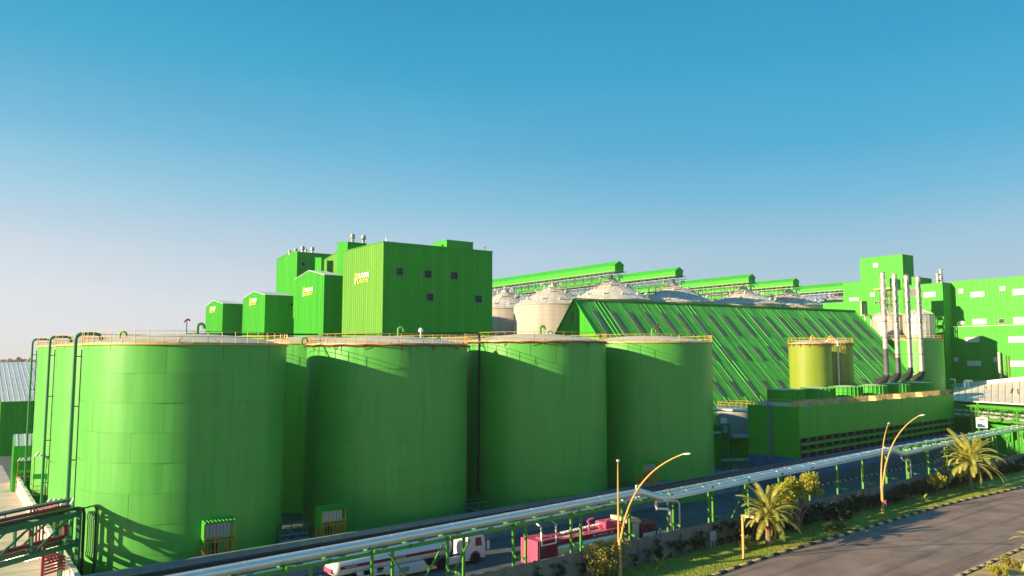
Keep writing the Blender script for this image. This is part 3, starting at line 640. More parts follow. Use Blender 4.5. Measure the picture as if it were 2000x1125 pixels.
mast('thin mast on the near top corner of the largest block', 754, 462, 473, 152); mast('thin mast on the right end of the largest block roof', 947, 481, 490, 166)
# ------------------------------------------------------------------ grain silos with conveyor galleries
SV = MB().tube([(0, 0, 0), (0, 0, .7), (.5, 0, .95)], [.28, .28, .38], 7).mesh('roof_vent', M['cone'], True)
SN = gooseneck(1.3, .22, M['cone'], .5)
def silo(label, px_apex, py_apex, Y, py_rim, rpx, grp='pale grain silos with cone roofs'):
    q = at_y(px_apex, py_apex, Y); R = rpx / 1500 * Y; zr_ = at_y(px_apex, py_rim, Y - R)[2]; zr_ = CAM_H + (zr_ - CAM_H); za = q[2]
    t = thing('grain_silo', label, 'silo', (q[0], q[1], 0), 0, grp)
    b = MB(); pr = []; z = 0
    while z < zr_ - .01:
        z2 = min(zr_, z + 1.3); pr += [(R, z), (R, z2 - .12), (R + .05, z2 - .1), (R + .05, z2 - .02), (R, z2)]; z = z2
    b.lathe(pr, 56, cap=False).build('wall', M['silo'], t, True)
    MB().lathe([(R + .3, zr_ - .15), (R + .3, zr_), (R * .12, za - .2), (R * .10, za + .5), (.01, za + .6)], 56, cap=False).build('roof', M['cone'], t, True)
    b = MB()
    for k in range(28):
        a = 2 * pi * k / 28; b.bar(((R + .3) * cos(a), (R + .3) * sin(a), zr_ + .03), (R * .12 * cos(a), R * .12 * sin(a), za - .17), .07, .05)
    b.build('roof_rib', M['cone'], t)
    for fr, n in ((.42, 6), (.82, 12)):
        for k in range(n):
            a = 2 * pi * (k + .3) / n; inst('roof_vent', SV, t, (R * fr * cos(a), R * fr * sin(a), za + (zr_ - za) * (fr - .12) / .88 - .1), a)
    for a in (3.4, 5.6, 1.2): inst('vent_pipe', SN, t, (R * .22 * cos(a), R * .22 * sin(a), za - .9), a)
    b = MB(); n = 40
    b.tube([((R + .25) * cos(2 * pi * k / n), (R + .25) * sin(2 * pi * k / n), zr_ + 1.0) for k in range(n)], .04, 4, closed=True)
    for k in range(n): a = 2 * pi * k / n; b.bar(((R + .25) * cos(a), (R + .25) * sin(a), zr_), ((R + .25) * cos(a), (R + .25) * sin(a), zr_ + 1), .05)
    b.build('railing', M['greybox'], t)
    MB().tube([(0, 0, za), (0, 0, za + 2.6)], .45, 10).build('filling_spout', M['cone'], t, True)
    return (q[0], q[1], za)
SI = {}
SI[3] = silo('large silo whose cone roof rises highest, just behind the green roof gable', 1195, 547, 230, 583, 80)
SI[2] = silo('silo with a half-shaded round wall left of the green gable', 1079, 560, 247, 592, 76)
SI[1] = silo('silo partly hidden behind the right edge of the largest green block', 986, 570, 266, 601, 66)
SI[4] = silo('silo with a blue-shadowed cone roof under the second gallery', 1316, 556, 243, 588, 74)
SI[5] = silo('silo with cone roof under the third conveyor gallery', 1452, 564, 259, 592, 70)
SI[6] = silo('silo with cone roof under the fourth gallery, right of the middle', 1541, 570, 271, 594, 66)
SI[7] = silo('last silo cone at the right, against the green tower building', 1643, 574, 280, 596, 62)
silo('silo behind, its cone peeping between the first and second front cones', 1216, 566, 263, 592, 62)
silo('silo behind, its cone peeping below the second gallery towards the third', 1352, 572, 278, 594, 60)
silo('silo behind, its low cone showing left of the fourth gallery cone', 1475, 576, 292, 597, 58)
def gallery(label, px, py_top, py_bot, Y, L, slack=3.0):
    p = at_y(px, py_bot, Y); q = at_y(px, py_top, Y); zb, zt = p[2], q[2]; h = zt - zb
    t = thing('conveyor_gallery', label, 'conveyor', (p[0], p[1], zb), RZA + pi / 2, 'green conveyor galleries over the silos')
    w = 3.4; ze = h * .62
    MB().add([(0, 0, 0), (0, w, 0), (0, w, ze), (0, w / 2, h), (0, 0, ze), (L, 0, 0), (L, w, 0), (L, w, ze), (L, w / 2, h), (L, 0, ze)],
             [(0, 1, 2, 3, 4), (9, 8, 7, 6, 5), (0, 5, 6, 1), (1, 6, 7, 2), (4, 9, 5, 0)]).build('wall', M['clad'], t)
    for s in (0, 1):
        y0 = w / 2; y1 = -.2 if s == 0 else w + .2; z1 = ze - (h - ze) * .12
        MB().add([(-.2, y0, h + .04), (L, y0, h + .04), (L, y1, z1 + .04), (-.2, y1, z1 + .04), (-.2, y0, h + .14), (L, y0, h + .14), (L, y1, z1 + .14), (-.2, y1, z1 + .14)], [(0, 1, 2, 3), (7, 6, 5, 4), (0, 4, 5, 1), (2, 6, 7, 3), (0, 3, 7, 4), (1, 5, 6, 2)]).build('roof', M['clad'], t)
    for k in range(1, int(L / 3)):
        for y in (-.04, w + .04): pass
    b = MB(); zl = -2.6
    for y in (0.1, w - .1):
        b.bar((-.8, y, -.12), (L, y, -.12), .22); b.bar((2, y, zl), (L, y, zl), .15)
        x = 2.0; k = 0
        while x < L - 4:
            b.bar((x, y, -.1), (x, y, zl), .13); b.bar((x, y, -.1 if k % 2 else zl), (x + 4, y, zl if k % 2 else -.1), .1); x += 4; k += 1
    x = 2.0
    while x < L: b.bar((x, .1, zl), (x, w - .1, zl), .12); x += 4
    b.build('truss', M['soot2'], t)
    b = MB()
    for y in (-.9, w + .9):
        b.bar((-.8, y, .1), (L, y, .1), .06); b.bar((-.8, y, -.9), (L, y, -.9), .1)
        x = 0
        while x < L: b.bar((x, y, -.9), (x, y, .1), .05); b.bar((x, y, -.9), (x, w / 2, -.9), .06); x += 2
    b.build('walkway', M['stack'], t)
    for x in (8, 30, 52):
        b = MB()
        for y in (-.3, w + .3):
            b.bar((x, y, zl), (x, y, -zb), .22); b.bar((x + 3, y, zl), (x + 3, y, -zb), .22)
            z = zl
            while z > -zb + 4: b.bar((x, y, z), (x + 3, y, z - 4), .1); b.bar((x, y, z - 4), (x + 3, y, z - 4), .1); z -= 4
        b.build('support_leg', M['soot2'], t)
gallery('nearest and longest conveyor gallery, above the silos left of the gable', 1218, 511.5, 531, 222, 84)
gallery('second conveyor gallery from the left, ending above the shadowed cone', 1334, 523.5, 540, 236, 84)
gallery('third conveyor gallery, ending right of centre of the silo rows', 1475, 536.5, 552.5, 251, 84)
gallery('fourth conveyor gallery, with the shortest stretch in view', 1560.5, 544.5, 559, 263, 84)
gallery('last conveyor gallery, running into the green tower building at right', 1664, 552, 567, 272, 84)
# ------------------------------------------------------------------ big green A-frame warehouse
Yr = 170.0
r0 = at_y(1122, 585, Yr); dR = None
d = ray(1668, 608)
# far ridge end at the same height
rf = P(1668, 608, r0[2]); Lr = hypot(rf[0] - r0[0], rf[1] - r0[1]); rzr = atan2(rf[1] - r0[1], rf[0] - r0[0])
wh = thing('storage_warehouse', 'huge green A-frame storage shed with ribbed roof and rows of grey skylights', 'warehouse', (r0[0], r0[1], 0), rzr)
HR = r0[2]; WD = 27.0; SLP = 0.955; Ze = HR - WD * SLP
def roof_pt(x, w): return (x, -w, HR - SLP * w)
nP = int(Lr / 1.15); pwid = Lr / nP; sl = sqrt(1 + SLP ** 2)
def roof_panel_mesh(side, a=.1, c=.1):
    vs = []; sec = [(0, .0), (.16, 0), (.20, a), (.30, a), (.34, 0), (.66, 0), (.70, c), (.80, c), (.84, 0), (1, 0)]
    for f, h_ in sec:
        for w in (0.0, WD + .6): vs.append((f * pwid, side * w, HR - SLP * w + h_ * 1.2 + .05))
    return MB().add(vs, [(2 * k, 2 * k + 2, 2 * k + 3, 2 * k + 1) for k in range(len(sec) - 1)]).mesh('roof_panel', M['roofgreen'])
fms = [roof_panel_mesh(-1, a, c) for a, c in ((.04, .03), (.09, .04), (.03, .06), (.12, .03), (.03, .05))]; bm_ = roof_panel_mesh(1)
for i in range(nP):
    inst('roof_panel', random.choice(fms), wh, (i * pwid, 0, 0)); inst('roof_panel', bm_, wh, (i * pwid, 0, 0))
MB().add([(.05, -WD, 0), (.05, -WD, Ze - .2), (.05, 0, HR - .2), (.05, WD, Ze - .2), (.05, WD, 0), (Lr, -WD, 0), (Lr, -WD, Ze - .2), (Lr, 0, HR - .2), (Lr, WD, Ze - .2), (Lr, WD, 0)],
         [(0, 1, 2, 3, 4), (9, 8, 7, 6, 5), (0, 5, 6, 1), (1, 6, 7, 2), (2, 7, 8, 3), (3, 8, 9, 4)]).build('wall', M['clad'], wh)
n = 54; zf = lambda y: HR - SLP * abs(y) - .1
for i in range(n):
    y0 = -WD + 2 * WD * i / n; w = 2 * WD / n
    vs = []
    for f, h_ in RIB: vs += [(-h_, y0 + f * w, 0), (-h_, y0 + f * w, zf(y0 + f * w))]
    MB().add(vs, [(2 * k, 2 * k + 2, 2 * k + 3, 2 * k + 1) for k in range(len(RIB) - 1)]).build('wall_panel', M['clad'], wh)
for s in (-1, 1):
    MB().bar((-.12, 0, HR + .12), (-.12, s * (WD + .6), HR - SLP * (WD + .6) + .12), .3, .3).build('gable_trim', M['clad'], wh)
    MB().bar((Lr + .12, 0, HR + .12), (Lr + .12, s * (WD + .6), HR - SLP * (WD + .6) + .12), .3, .3).build('gable_trim', M['clad'], wh)
MB().bar((0, 0, HR + .22), (Lr, 0, HR + .22), .7, .2).build('ridge_cap', M['steelgreen'], wh)
def sky_me(L):
    u = 1 / sl; nx, nz = -SLP / sl, 1 / sl      # slope dir (down) and normal
    vs = []
    for x in (0, 1.0):
        for s in (0, L):
            for h_ in (.10, .17): vs.append((x, -(s * u) - h_ * SLP / sl, -s * u * SLP + h_ / sl))
    return MB().add(vs, [(0, 2, 3, 1), (4, 5, 7, 6), (1, 3, 7, 5), (0, 1, 5, 4), (2, 6, 7, 3)]).mesh('skylight', M['skylight'])
for w0, w1, off, st in ((2.8, 8.2, 2.6, 4.75), (10.8, 14.2, 4.0, 4.75), (18.8, 22.0, 3.0, 4.75)):
    me = sky_me((w1 - w0) * sl); x = off
    while x < Lr - 2:
        inst('skylight', me, wh, (x, -w0, HR - SLP * w0 + .04)); x += st
q = on_plane(1116.5, 619, r0[:2], (-cos(rzr), -sin(rzr)))
dx, dy = q[0] - r0[0], q[1] - r0[1]; yy = -dx * sin(rzr) + dy * cos(rzr)
MB().bb(-.2, -.06, yy - .55, yy + .55, q[2] - .9, q[2] + .9).build('gable_window', M['skylight'], wh)
# ------------------------------------------------------------------ right-hand plant buildings
t_n = lambda g, px, py, wz, hz, **k: window(g, 'L', px, py, wz, hz, **k)
gG = bld('plant_building', 'bright green plant building behind the four steel chimneys', 'building', (1840, 552), 235, [(1784, 557), (1770, 558)], (1858, 552), pw=1.6, mR='clad', mRoof='clad')
gG1 = bld('plant_building', 'green block where the last conveyor gallery ends', 'building', (1762, 541.5), 247, [(1646, 553)], (1775, 542), pw=1.6, mRoof='clad')
gF = bld('lift_tower', 'tall green tower rising above the right-hand plant', 'tower', (1762, 497), 246.8, [(1678.5, 505)], (1783, 497.5), pw=1.6, mR='clad', mRoof='clad')
gF2 = bld('plant_building', 'low green block in the shade right of the tall tower', 'building', (1786, 541), 243.5, [(1780, 541.5)], (1819, 541.5), pw=1.6, mR='clad', mRoof='clad')
# H runs towards the camera along -B beyond the frame edge
hs = on_plane(1857, 550.5, (gG.O[0] + A[0] * 5.7, gG.O[1] + A[1] * 5.7), (-A[0], -A[1]))
LH = 58.0
hc = (hs[0] - B[0] * LH, hs[1] - B[1] * LH, hs[2])
def boxbld(name, label, O, La, Lb, z, pw, mL, mR, m_roof):
    g = Bld(); g.O = O; g.La = La; g.Lb = Lb; g.prof = [(0, z), (Lb, z)]
    t = thing(name, label, 'building', (O[0], O[1], 0), RZA); g.t = t
    MB().bb(.06, La, .06, Lb - .06, 0, z - .05).build('wall', M[mR], t); MB().bb(-.15, La, -.15, Lb + .15, z, z + .15).build('roof', M[m_roof], t)
    panels(t, 'L', Lb, g.prof, 0, pw, mL); panels(t, 'R', La, [(0, z), (La, z)], 0, 3.0, mR)
    return g
gH = boxbld('plant_building', 'long bright green building with white windows running out of the right edge', hc, 40, LH, hs[2], 1.6, 'clad', 'clad', 'clad')
zl = on_plane(1900, 637.5, (hc[0] - A[0] * 1.6, hc[1] - A[1] * 1.6), (-A[0], -A[1]))[2]
lo = on_plane(1847, 640, (hc[0] - A[0] * 1.6, hc[1] - A[1] * 1.6), (-A[0], -A[1]))
LL = (lo[0] - hc[0]) * B[0] + (lo[1] - hc[1]) * B[1]
gL = boxbld('plant_annex', 'lower green storey projecting below the long building at the right', (hc[0] - A[0] * 1.6, hc[1] - A[1] * 1.6, zl), 1.5, LL, zl, 1.6, 'clad', 'clad', 'whiteroof')
for px, py, w, h in ((1909.5, 575, 20.5, 9.5), (1992, 570, 20, 10.5), (1913.5, 628, 20.5, 9.5), (1994, 625.5, 20, 10.5)): window(gH, 'L', px, py, w, h, bars=5)
for px, py, w, h in ((1877, 568.5, 7.5, 8), (1958.5, 563.5, 8.5, 8), (1879.5, 629, 7, 7.5)): window(gH, 'L', px, py, w, h, bars=2)
window(gH, 'L', 1956.5, 627, 8, 8, 'dark', fan=True)
for px, py, w, h in ((1900, 663.5, 21, 9.5), (1985.5, 663, 22.5, 10.5), (1903, 709.5, 21, 9.5), (1989, 710.5, 22, 10)): window(gL, 'L', px, py, w, h, bars=5)
for px, py, w, h in ((1868, 702, 7.5, 7.5), (1945.5, 702, 8, 8.5)): window(gL, 'L', px, py, w, h, bars=2)
window(gG, 'L', 1816, 575.5, 19, 9.5, bars=4); window(gF, 'L', 1710.5, 518, 8.5, 8, bars=2); window(gG1, 'L', 1704.5, 575.5, 8, 7.5, bars=2); window(gG1, 'L', 1668.5, 584.5, 16.5, 6.5, bars=3)
window(gG1, 'L', 1711, 591, 3.5, 4, 'dark'); window(gG1, 'L', 1718.5, 591, 3.5, 4, 'dark'); window(gG, 'L', 1783, 571, 11, 14, 'skylight')
# box cabin and stair at the left of the tall tower
def tower_frame(name, label, px, Y, z0, z1, w, dpt, m='soot2', step=2.6, cat='stair tower', box=None):
    q = at_y(px, 600, Y); t = thing(name, label, cat, (q[0], q[1], 0), RZA)
    b = MB()
    for x in (0, w):
        for y in (0, dpt): b.bar((x, y, z0), (x, y, z1), .22)
    z = z0; k = 0
    while z < z1 - 1:
        for x in (0, w): b.bar((x, 0, z), (x, dpt, z), .13); b.bar((x, 0, z), (x, dpt, z + step), .1)
        for y in (0, dpt): b.bar((0, y, z), (w, y, z), .13); b.bar((0 if k % 2 else w, y, z), (w if k % 2 else 0, y, z + step), .1)
        z += step; k += 1
    b.build('frame', M[m], t)
    b = MB(); z = z0; k = 0
    while z < z1 - step:
        x0, x1 = (0.3, w - .3) if k % 2 else (w - .3, .3)
        b.bar((x0, dpt * .3, z), (x1, dpt * .3, z + step), .5, .12); b.box((w / 2, dpt * .6, z + step), (w, dpt * .5, .06)); z += step; k += 1
    b.build('stairs', M['yellow'], t); return t
q = at_y(1741, 560, 224)
t = tower_frame('stair_tower', 'dark steel stair tower between the chimneys, in front of the green plant', 1740, 224, 0, at_y(1740, 566, 224)[2], 3.6, 3.0)
zb = at_y(1740, 562, 224)[2]; MB().bb(-1.6, 4.4, -.8, 3.8, zb, zb + 2.6).build('head_cabin', M['clad'], t); MB().bb(-1.8, 4.6, -1.0, 4.0, zb - .5, zb).build('platform', M['yellow'], t)
q = at_y(1683, 615, 228); zb = q[2]
t = thing('steel_cabin', 'green cabin with rusty frame on a platform above the warehouse ridge end', 'cabin', (q[0], q[1], 0), RZA)
MB().bb(0, 3.2, 0, 12.5, zb, zb + 4.2).build('wall', M['clad'], t); MB().bb(-.06, 0.1, -.06, .3, zb, zb + 4.2).bb(2.9, 3.26, -.06, .2, zb, zb + 4.2).bb(0, 3.2, -.1, .1, zb + 4.0, zb + 4.25).build('rusty_frame', M['stack'], t)
b = MB(); b.bar((1.2, -.12, zb), (1.2, -.12, zb + 3.4), .06).bar((1.8, -.12, zb), (1.8, -.12, zb + 3.4), .06)
for k in range(9): b.bar((1.2, -.12, zb + .3 + k * .35), (1.8, -.12, zb + .3 + k * .35), .06)
b.build('ladder', M['white'], t)
b = MB(); b.bb(-.6, 3.8, -1.2, 12.5, zb - .3, zb - .02)
for x in (0, 3.2):
    for y in (-1, 5): b.bar((x, y, 0), (x, y, zb - .3), .25)
    b.bar((x, -1, zb - 8), (x, 5, zb - .3), .15)
b.build('platform', M['stack'], t)
for px, Y, h, l_ in ((1831.5, 246, 4.0, 'shorter steel vent stack on the roof of the right plant'), (1838, 246, 5.4, 'taller steel vent stack on the roof of the right plant')):
    q = at_y(px, 553, Y); t = thing('roof_stack', l_, 'vent', (q[0], q[1], gG.O[2] - .2), 0, 'vent stacks on the right plant roof')
    MB().tube([(0, 0, 0), (0, 0, h)], .38, 10).lathe([(.75, h - .1), (.75, h + .1)], 10).lathe([(.5, h * .45), (.75, h * .5), (.75, h * .55), (.5, h * .6)], 10).build('stack_pipe', M['stack'], t, True)
    MB().bar((.6, 0, 0), (.6, 0, h * .8), .12).bar((0, .6, 0), (0, .6, h * .7), .12).build('frame', M['greybox'], t)
q = on_plane(1954, 741, (gL.O[0] - A[0] * .8, gL.O[1] - A[1] * .8), (-A[0], -A[1])); q2 = on_plane(1953, 688, (gL.O[0] - A[0] * .8, gL.O[1] - A[1] * .8), (-A[0], -A[1]))
t = thing('wall_stack', 'single steel stack standing against the lower green wall at the right', 'chimney', (q[0], q[1], 0))
MB().tube([(0, 0, 8), (0, 0, q2[2])], .42, 12).build('stack_pipe', M['stack'], t, True); MB().bb(-1, .8, -.6, .6, q[2] - .8, q[2]).build('base_box', M['whitewin'], t)
b = MB()
for px in (1967, 1972): w_ = on_plane(px, 735, (gL.O[0] - A[0] * .3, gL.O[1] - A[1] * .3), (-A[0], -A[1])); b.tube([(w_[0], w_[1], w_[2]), (w_[0], w_[1], w_[2] + (6 if px > 1970 else 6.3))], .07, 5)
t = thing('wall_pipe', 'pair of thin pipes on the lower green wall right of the steel stack', 'pipe', (w_[0], w_[1], w_[2])); b.build('pipe_run', M['maroon'], t, world=True)
# galvanised silos
def gsilo(label, px, pyt, pyc, Y, rpx):
    q = at_y(px, pyt, Y); R = rpx / 1500 * Y; z1 = q[2]; zc = at_y(px, pyc, Y)[2]
    t = thing('steel_silo', label, 'silo', (q[0], q[1], 0), 0, 'galvanised silos behind the chimneys')
    H = 2.2; me = MB().lathe([(R, 0.01), (R, H - .01)], 4, cap=False, a0=.01, a1=2 * pi / 12 - .01).mesh('wall_sheet', M['galv'], 'all')
    MB().lathe([(R - .04, 0), (R - .04, z1)], 32, cap=False).build('wall', M['galv'], t)
    z = z1 - H; row = 0
    while z > 12:
        for k in range(12): inst('wall_sheet', me, t, (0, 0, z), 2 * pi * k / 12)
        z -= H; row += 1
    b = MB()
    for k in range(24): a = 2 * pi * k / 24; b.bar((R * cos(a), R * sin(a), 8), (R * cos(a), R * sin(a), z1), .14)
    for k in range(6): zz = z1 - k * H; b.tube([((R + .06) * cos(2 * pi * i / 32), (R + .06) * sin(2 * pi * i / 32), zz) for i in range(32)], .05, 4, closed=True)
    b.build('stiffener', M['galv'], t)
    MB().lathe([(R + .25, z1), (R * .15, zc), (0.05, zc + .3)], 32, cap=False).build('roof', M['cone'], t)
    b = MB()
    for k in range(16): a = 2 * pi * k / 16; b.bar((R * 1.02 * cos(a), R * 1.02 * sin(a), z1 + .06), (R * .15 * cos(a), R * .15 * sin(a), zc + .06), .12)
    b.build('roof_rib', M['galv'], t)
gsilo('left galvanised silo behind the first and second chimneys', 1735, 617, 606, 226, 29)
gsilo('right galvanised silo behind the third and fourth chimneys', 1793, 615, 604, 219, 27)
q = at_y(1799, 664, 200); tank('bright green tank behind the chimneys, right one of the pair', (q[0], 200), 5.1, q[2], plates=4, courses=5, group='smaller tanks behind the cooling tower', rise=.7, railn=28)
q = at_y(1757, 664, 213); tank('green tank behind the third chimney, left and farther one of the pair', (q[0], 213), 4.4, q[2], plates=4, courses=5, group='smaller tanks behind the cooling tower', rise=.7, railn=28)
q = at_y(1581.5, 672, 158); tank('lime yellow tank in front of the ribbed roof, left and nearer one', (q[0], 158), 4.15, q[2], m='tank2', plates=4, courses=5, group='smaller tanks behind the cooling tower', rise=.8, railn=26, foam=True, vents=[(.2, -.3, GNY, .2)])
q = at_y(1625, 671, 168); tank('lime yellow tank half hidden behind its twin, right one', (q[0], 168), 4.15, q[2], m='tank2', plates=4, courses=5, group='smaller tanks behind the cooling tower', rise=.8, railn=26, foam=True, vents=[(-.6, -.3, GNY, .2)])
q = at_y(1636, 672, 158.5); t = thing('tank_pipe', 'white pipe bending down between the two lime yellow tanks', 'pipe', (q[0], q[1], 0))
MB().tube([(-2.4, 0, q[2] + .3), (-1.9, 0, q[2] + .9), (-.5, 0, q[2] + .9), (-.08, 0, q[2] + .5), (0, 0, q[2]), (0, 0, 0)], .17, 8).build('pipe_run', M['white'], t, True)
def ladder(label, px, Y, z0, z1, cage=True, m='yellow', rz=RZA, w=.6, name='caged_ladder'):
    q = at_y(px, 700, Y); t = thing(name, label, 'ladder', (q[0], q[1], z0), rz); h = z1 - z0; b = MB()
    for x in (-w / 2, w / 2): b.bar((x, 0, 0), (x, 0, h), .07)
    z = .2
    while z < h: b.bar((-w / 2, 0, z), (w / 2, 0, z), .045); z += .3
    b.build('rung', M[m], t)
    if cage:
        b = MB(); z = 2.2
        while z < h: b.tube([(-w * .6, 0, z), (-w * .6, -.35, z), (-w * .3, -.7, z), (w * .3, -.7, z), (w * .6, -.35, z), (w * .6, 0, z)], .03, 4); z += .8
        for x, y in ((-w * .6, -.35), (0, -.72), (w * .6, -.35)): b.bar((x, y, 2.2), (x, y, h), .04)
        b.build('cage', M[m], t)
    return t
ladder('yellow caged ladder left of the white pipe between the lime yellow tanks', 1623, 160, 0, 25, m='yellow')
ladder('yellow ladder on the right side of the white pipe at the lime yellow tanks', 1645, 160.5, 0, 24.5, m='yellow')
# chimneys
for i, (px, pyt, pxb, pyb, l_) in enumerate(((1723, 532, 1732, 742, 'leftmost and tallest of the four steel chimneys'), (1745.6, 534.5, 1756, 738, 'second steel chimney from the left, with grey lower part'), (1769.6, 537, 1779.5, 735, 'third steel chimney from the left, brownish lower half'), (1792, 539.5, 1801.5, 735, 'rightmost and cleanest of the four steel chimneys'))):
    Y = 186 + i * 3.2; q = at_y(px, pyt, Y); z1 = q[2]; zb = at_y(pxb, pyb, Y)[2]; xx = at_y(pxb, pyb, Y)[0]
    t = thing('chimney', l_, 'chimney', ((q[0] + xx) / 2, Y, 0), 0, 'four steel chimneys in a row'); r = .58
    MB().lathe([(r, zb + 1.2), (r, z1)], 20).build('stack_pipe', M['stack'], t, True)
    b = MB(); n = 60; zt0 = z1 - 12
    for ph in (0, 2.1, 4.2): b.tube([((r + .06) * cos(ph + k * .19), (r + .06) * sin(ph + k * .19), zt0 + (z1 - zt0) * k / n) for k in range(n + 1)], .06, 4)
    b.build('spiral_strake', M['stack'], t)
    b = MB()
    for zz in [z1 - .2, z1 - 7] + [z1 - 12 - 4 * k for k in range(3)]: b.lathe([(r + .12, zz), (r + .12, zz + .14)], 20)
    b.build('flange', M['soot2'], t)
    lo_ = (7.5, 5.0, 2.2, 1.3)[i]
    MB().lathe([(r + .02, zb + .8), (r + .02, zb + lo_)], 20).build('dark_sleeve', M['soot2'] if i < 2 else M['soot'], t, True)
    MB().tube([(-2.6, .2, zb - 1.6), (-1.6, .1, zb - .6), (-.6, 0, zb + .1), (0, 0, zb + .9)], [.9, 1.0, .9, .68], 12).lathe([(r + .25, zb + .8), (r + .25, zb + 1.1)], 16).build('base_elbow', M['soot'], t, True)
    MB().bb(-3, 1, -1, 1.2, 0, zb - 1.0).build('support_block', M['clad'], t)
# cooling tower
c = at_y(1560, 796.5, 128); rzc = radians(41.0); XC = (cos(rzc), sin(rzc)); YC = (-sin(rzc), cos(rzc))
Lc = solve_t(c, XC, rr(1861.5, 767)); Wc = solve_t(c, YC, rr(1460.6, 787)); ct = thing('cooling_tower', 'long green cooling tower block with louvred openings and six roof fans', 'cooling tower', (c[0], c[1], 0), rzc)
zt = c[2]; zp = at_y(1560.7, 857, 128)[2]; zl = at_y(1563, 896, 128)[2]
MB().bb(.06, Lc, .06, Wc, zp, zt - .02).bb(.06, Lc, 2.2, Wc, 0, zp).build('wall', M['clad'], ct)
MB().bb(0, Lc, 0, .06, 0, 0.01).build('floor_strip', M['dark'], ct)
pwc = 2.4; nfr = int(Lc / pwc); me = MB().bb(.005, Lc / nfr - .005, -.03, .06, zp, zt + .12).bar((Lc / nfr * .33, -.04, zp), (Lc / nfr * .33, -.04, zt), .025).bar((Lc / nfr * .66, -.04, zp), (Lc / nfr * .66, -.04, zt), .025).mesh('wall_panel', M['clad'])
for i in range(nfr): inst('wall_panel', me, ct, (i * Lc / nfr, 0, 0))
nfl = max(3, int(Wc / 2.4)); me = MB().bb(-.03, .06, .005, Wc / nfl - .005, zl, zt + .12).mesh('wall_panel', M['clad'])
for i in range(nfl): inst('wall_panel', me, ct, (0, i * Wc / nfl + .06, 0))
MB().bb(.2, Lc - .2, .2, Wc - .2, zt - .02, zt + .02).build('roof', M['dome'], ct)
MB().bb(.3, Lc, 1.2, 1.3, zl, zp).build('dark_backing', M['dark'], ct)  # near-black sheet: the shade inside the louvre openings is put into its colour
pier = MB().bb(-.2, .2, .0, .5, zl, zp).mesh('pier', M['tan']); ncol = 24
for i in range(ncol + 1): inst('pier', pier, ct, (.3 + i * (Lc - .6) / ncol, .05, 0))
fin = MB().add([(0, -.1, 0), (Lc, -.1, 0), (Lc, .5, .22), (0, .5, .22), (0, -.1, .2), (Lc, -.1, .2), (Lc, .5, .4), (0, .5, .4)], [(0, 1, 2, 3), (4, 7, 6, 5), (0, 4, 5, 1), (2, 6, 7, 3)]).mesh('louvre_blade', M['clad'])
for z in (zl + .85, zl + 2.05): inst('louvre_blade', fin, ct, (0, -.12, z))
MB().bb(-.4, Lc + 14, -.9, 2.2, 1.5, zl - .02).bb(-.4, -.1, 2.2, Wc, 0, zl).build('basin_wall', M['blue'], ct); MB().bb(-.4, Lc + 14, -.95, 2.2, 0, 1.5).build('plinth', M['yard'], ct)
FR = 3.0
fanstk = MB().lathe([(FR * 1.02, 0), (FR, .3), (FR * .98, 1.9), (FR * 1.0, 2.1), (FR * .9, 2.1), (FR * .9, .2)], 40, cap=False)
for z in (.35, 1.05, 1.75): fanstk.tube([((FR + .05) * cos(2 * pi * k / 40), (FR + .05) * sin(2 * pi * k / 40), z) for k in range(40)], .07, 4, closed=True)
for k in range(26): a = 2 * pi * k / 26; fanstk.bar(((FR + .08) * cos(a), (FR + .08) * sin(a), 0), ((FR + .05) * cos(a), (FR + .05) * sin(a), 2.1), .13)
fanstk = fanstk.mesh('fan_stack', M['clad']); grille = MB().lathe([(FR * .93, 2.05), (FR * .4, 2.25), (.1, 2.3)], 32, cap=False).mesh('fan_cover', M['dome'])
hood = MB().add([(0, 0, 0), (2.4, 0, 0), (2.4, 1.6, 0), (0, 1.6, 0), (.2, .3, .8), (2.1, .3, .8), (2.1, 1.5, .9), (.2, 1.5, .9)], [(0, 1, 5, 4), (1, 2, 6, 5), (2, 3, 7, 6), (3, 0, 4, 7), (4, 5, 6, 7)]).mesh('access_hood', M['hood'])
lab6 = ['shaded fan stack at the near left end of the cooling tower roof', 'second fan stack from the left on the cooling tower roof', 'third fan stack from the left on the cooling tower roof', 'fourth fan stack from the left on the cooling tower roof', 'fifth fan stack from the left on the cooling tower roof', 'farthest right fan stack on the cooling tower roof']
for i, (px, py) in enumerate(((1535, 776), (1597, 771), (1652, 766), (1701, 762), (1746, 757.5), (1792, 754))):
    Cx = (c[0] + YC[0] * Wc * .62, c[1] + YC[1] * Wc * .62); s = solve_t(Cx, XC, rr(px, py))
    o = inst('fan_stack', fanstk, ct, (s, Wc * .62, zt + .55))
    MB().bb(s - 3.6, s + 3.6, Wc * .62 - 3.4, Wc * .62 + 3.3, zt, zt + .56).build('fan_deck', M['dome'], ct)
    o.name = 'fan_stack'; inst('fan_cover', grille, o)
    inst('access_hood', hood, ct, (s - 4.6, .7, zt + .02)); inst('access_hood', hood, ct, (s + 1.2, .5, zt + .02))
b = MB()
def rail_line(b, p, q, h=1.1, step=1.0, t=.05):
    L = hypot(q[0] - p[0], q[1] - p[1]); n = max(1, int(L / step))
    for z in (h, h * .5): b.bar((p[0], p[1], p[2] + z), (q[0], q[1], q[2] + z), t)
    for k in range(n + 1): f = k / n; x, y, z = [p[i] + (q[i] - p[i]) * f for i in range(3)]; b.bar((x, y, z), (x, y, z + h), t)
    return b
rail_line(b, (.2, .25, zt), (Lc - .3, .25, zt), 1.2, .55, .045); rail_line(b, (.2, .25, zt), (.2, Wc - .3, zt), 1.2, .55, .045); rail_line(b, (.2, Wc - .3, zt), (Lc - .3, Wc - .3, zt), 1.2, .8, .05)
b.build('railing', M['yellow'], ct)
b = MB()
yl = .30 * Wc
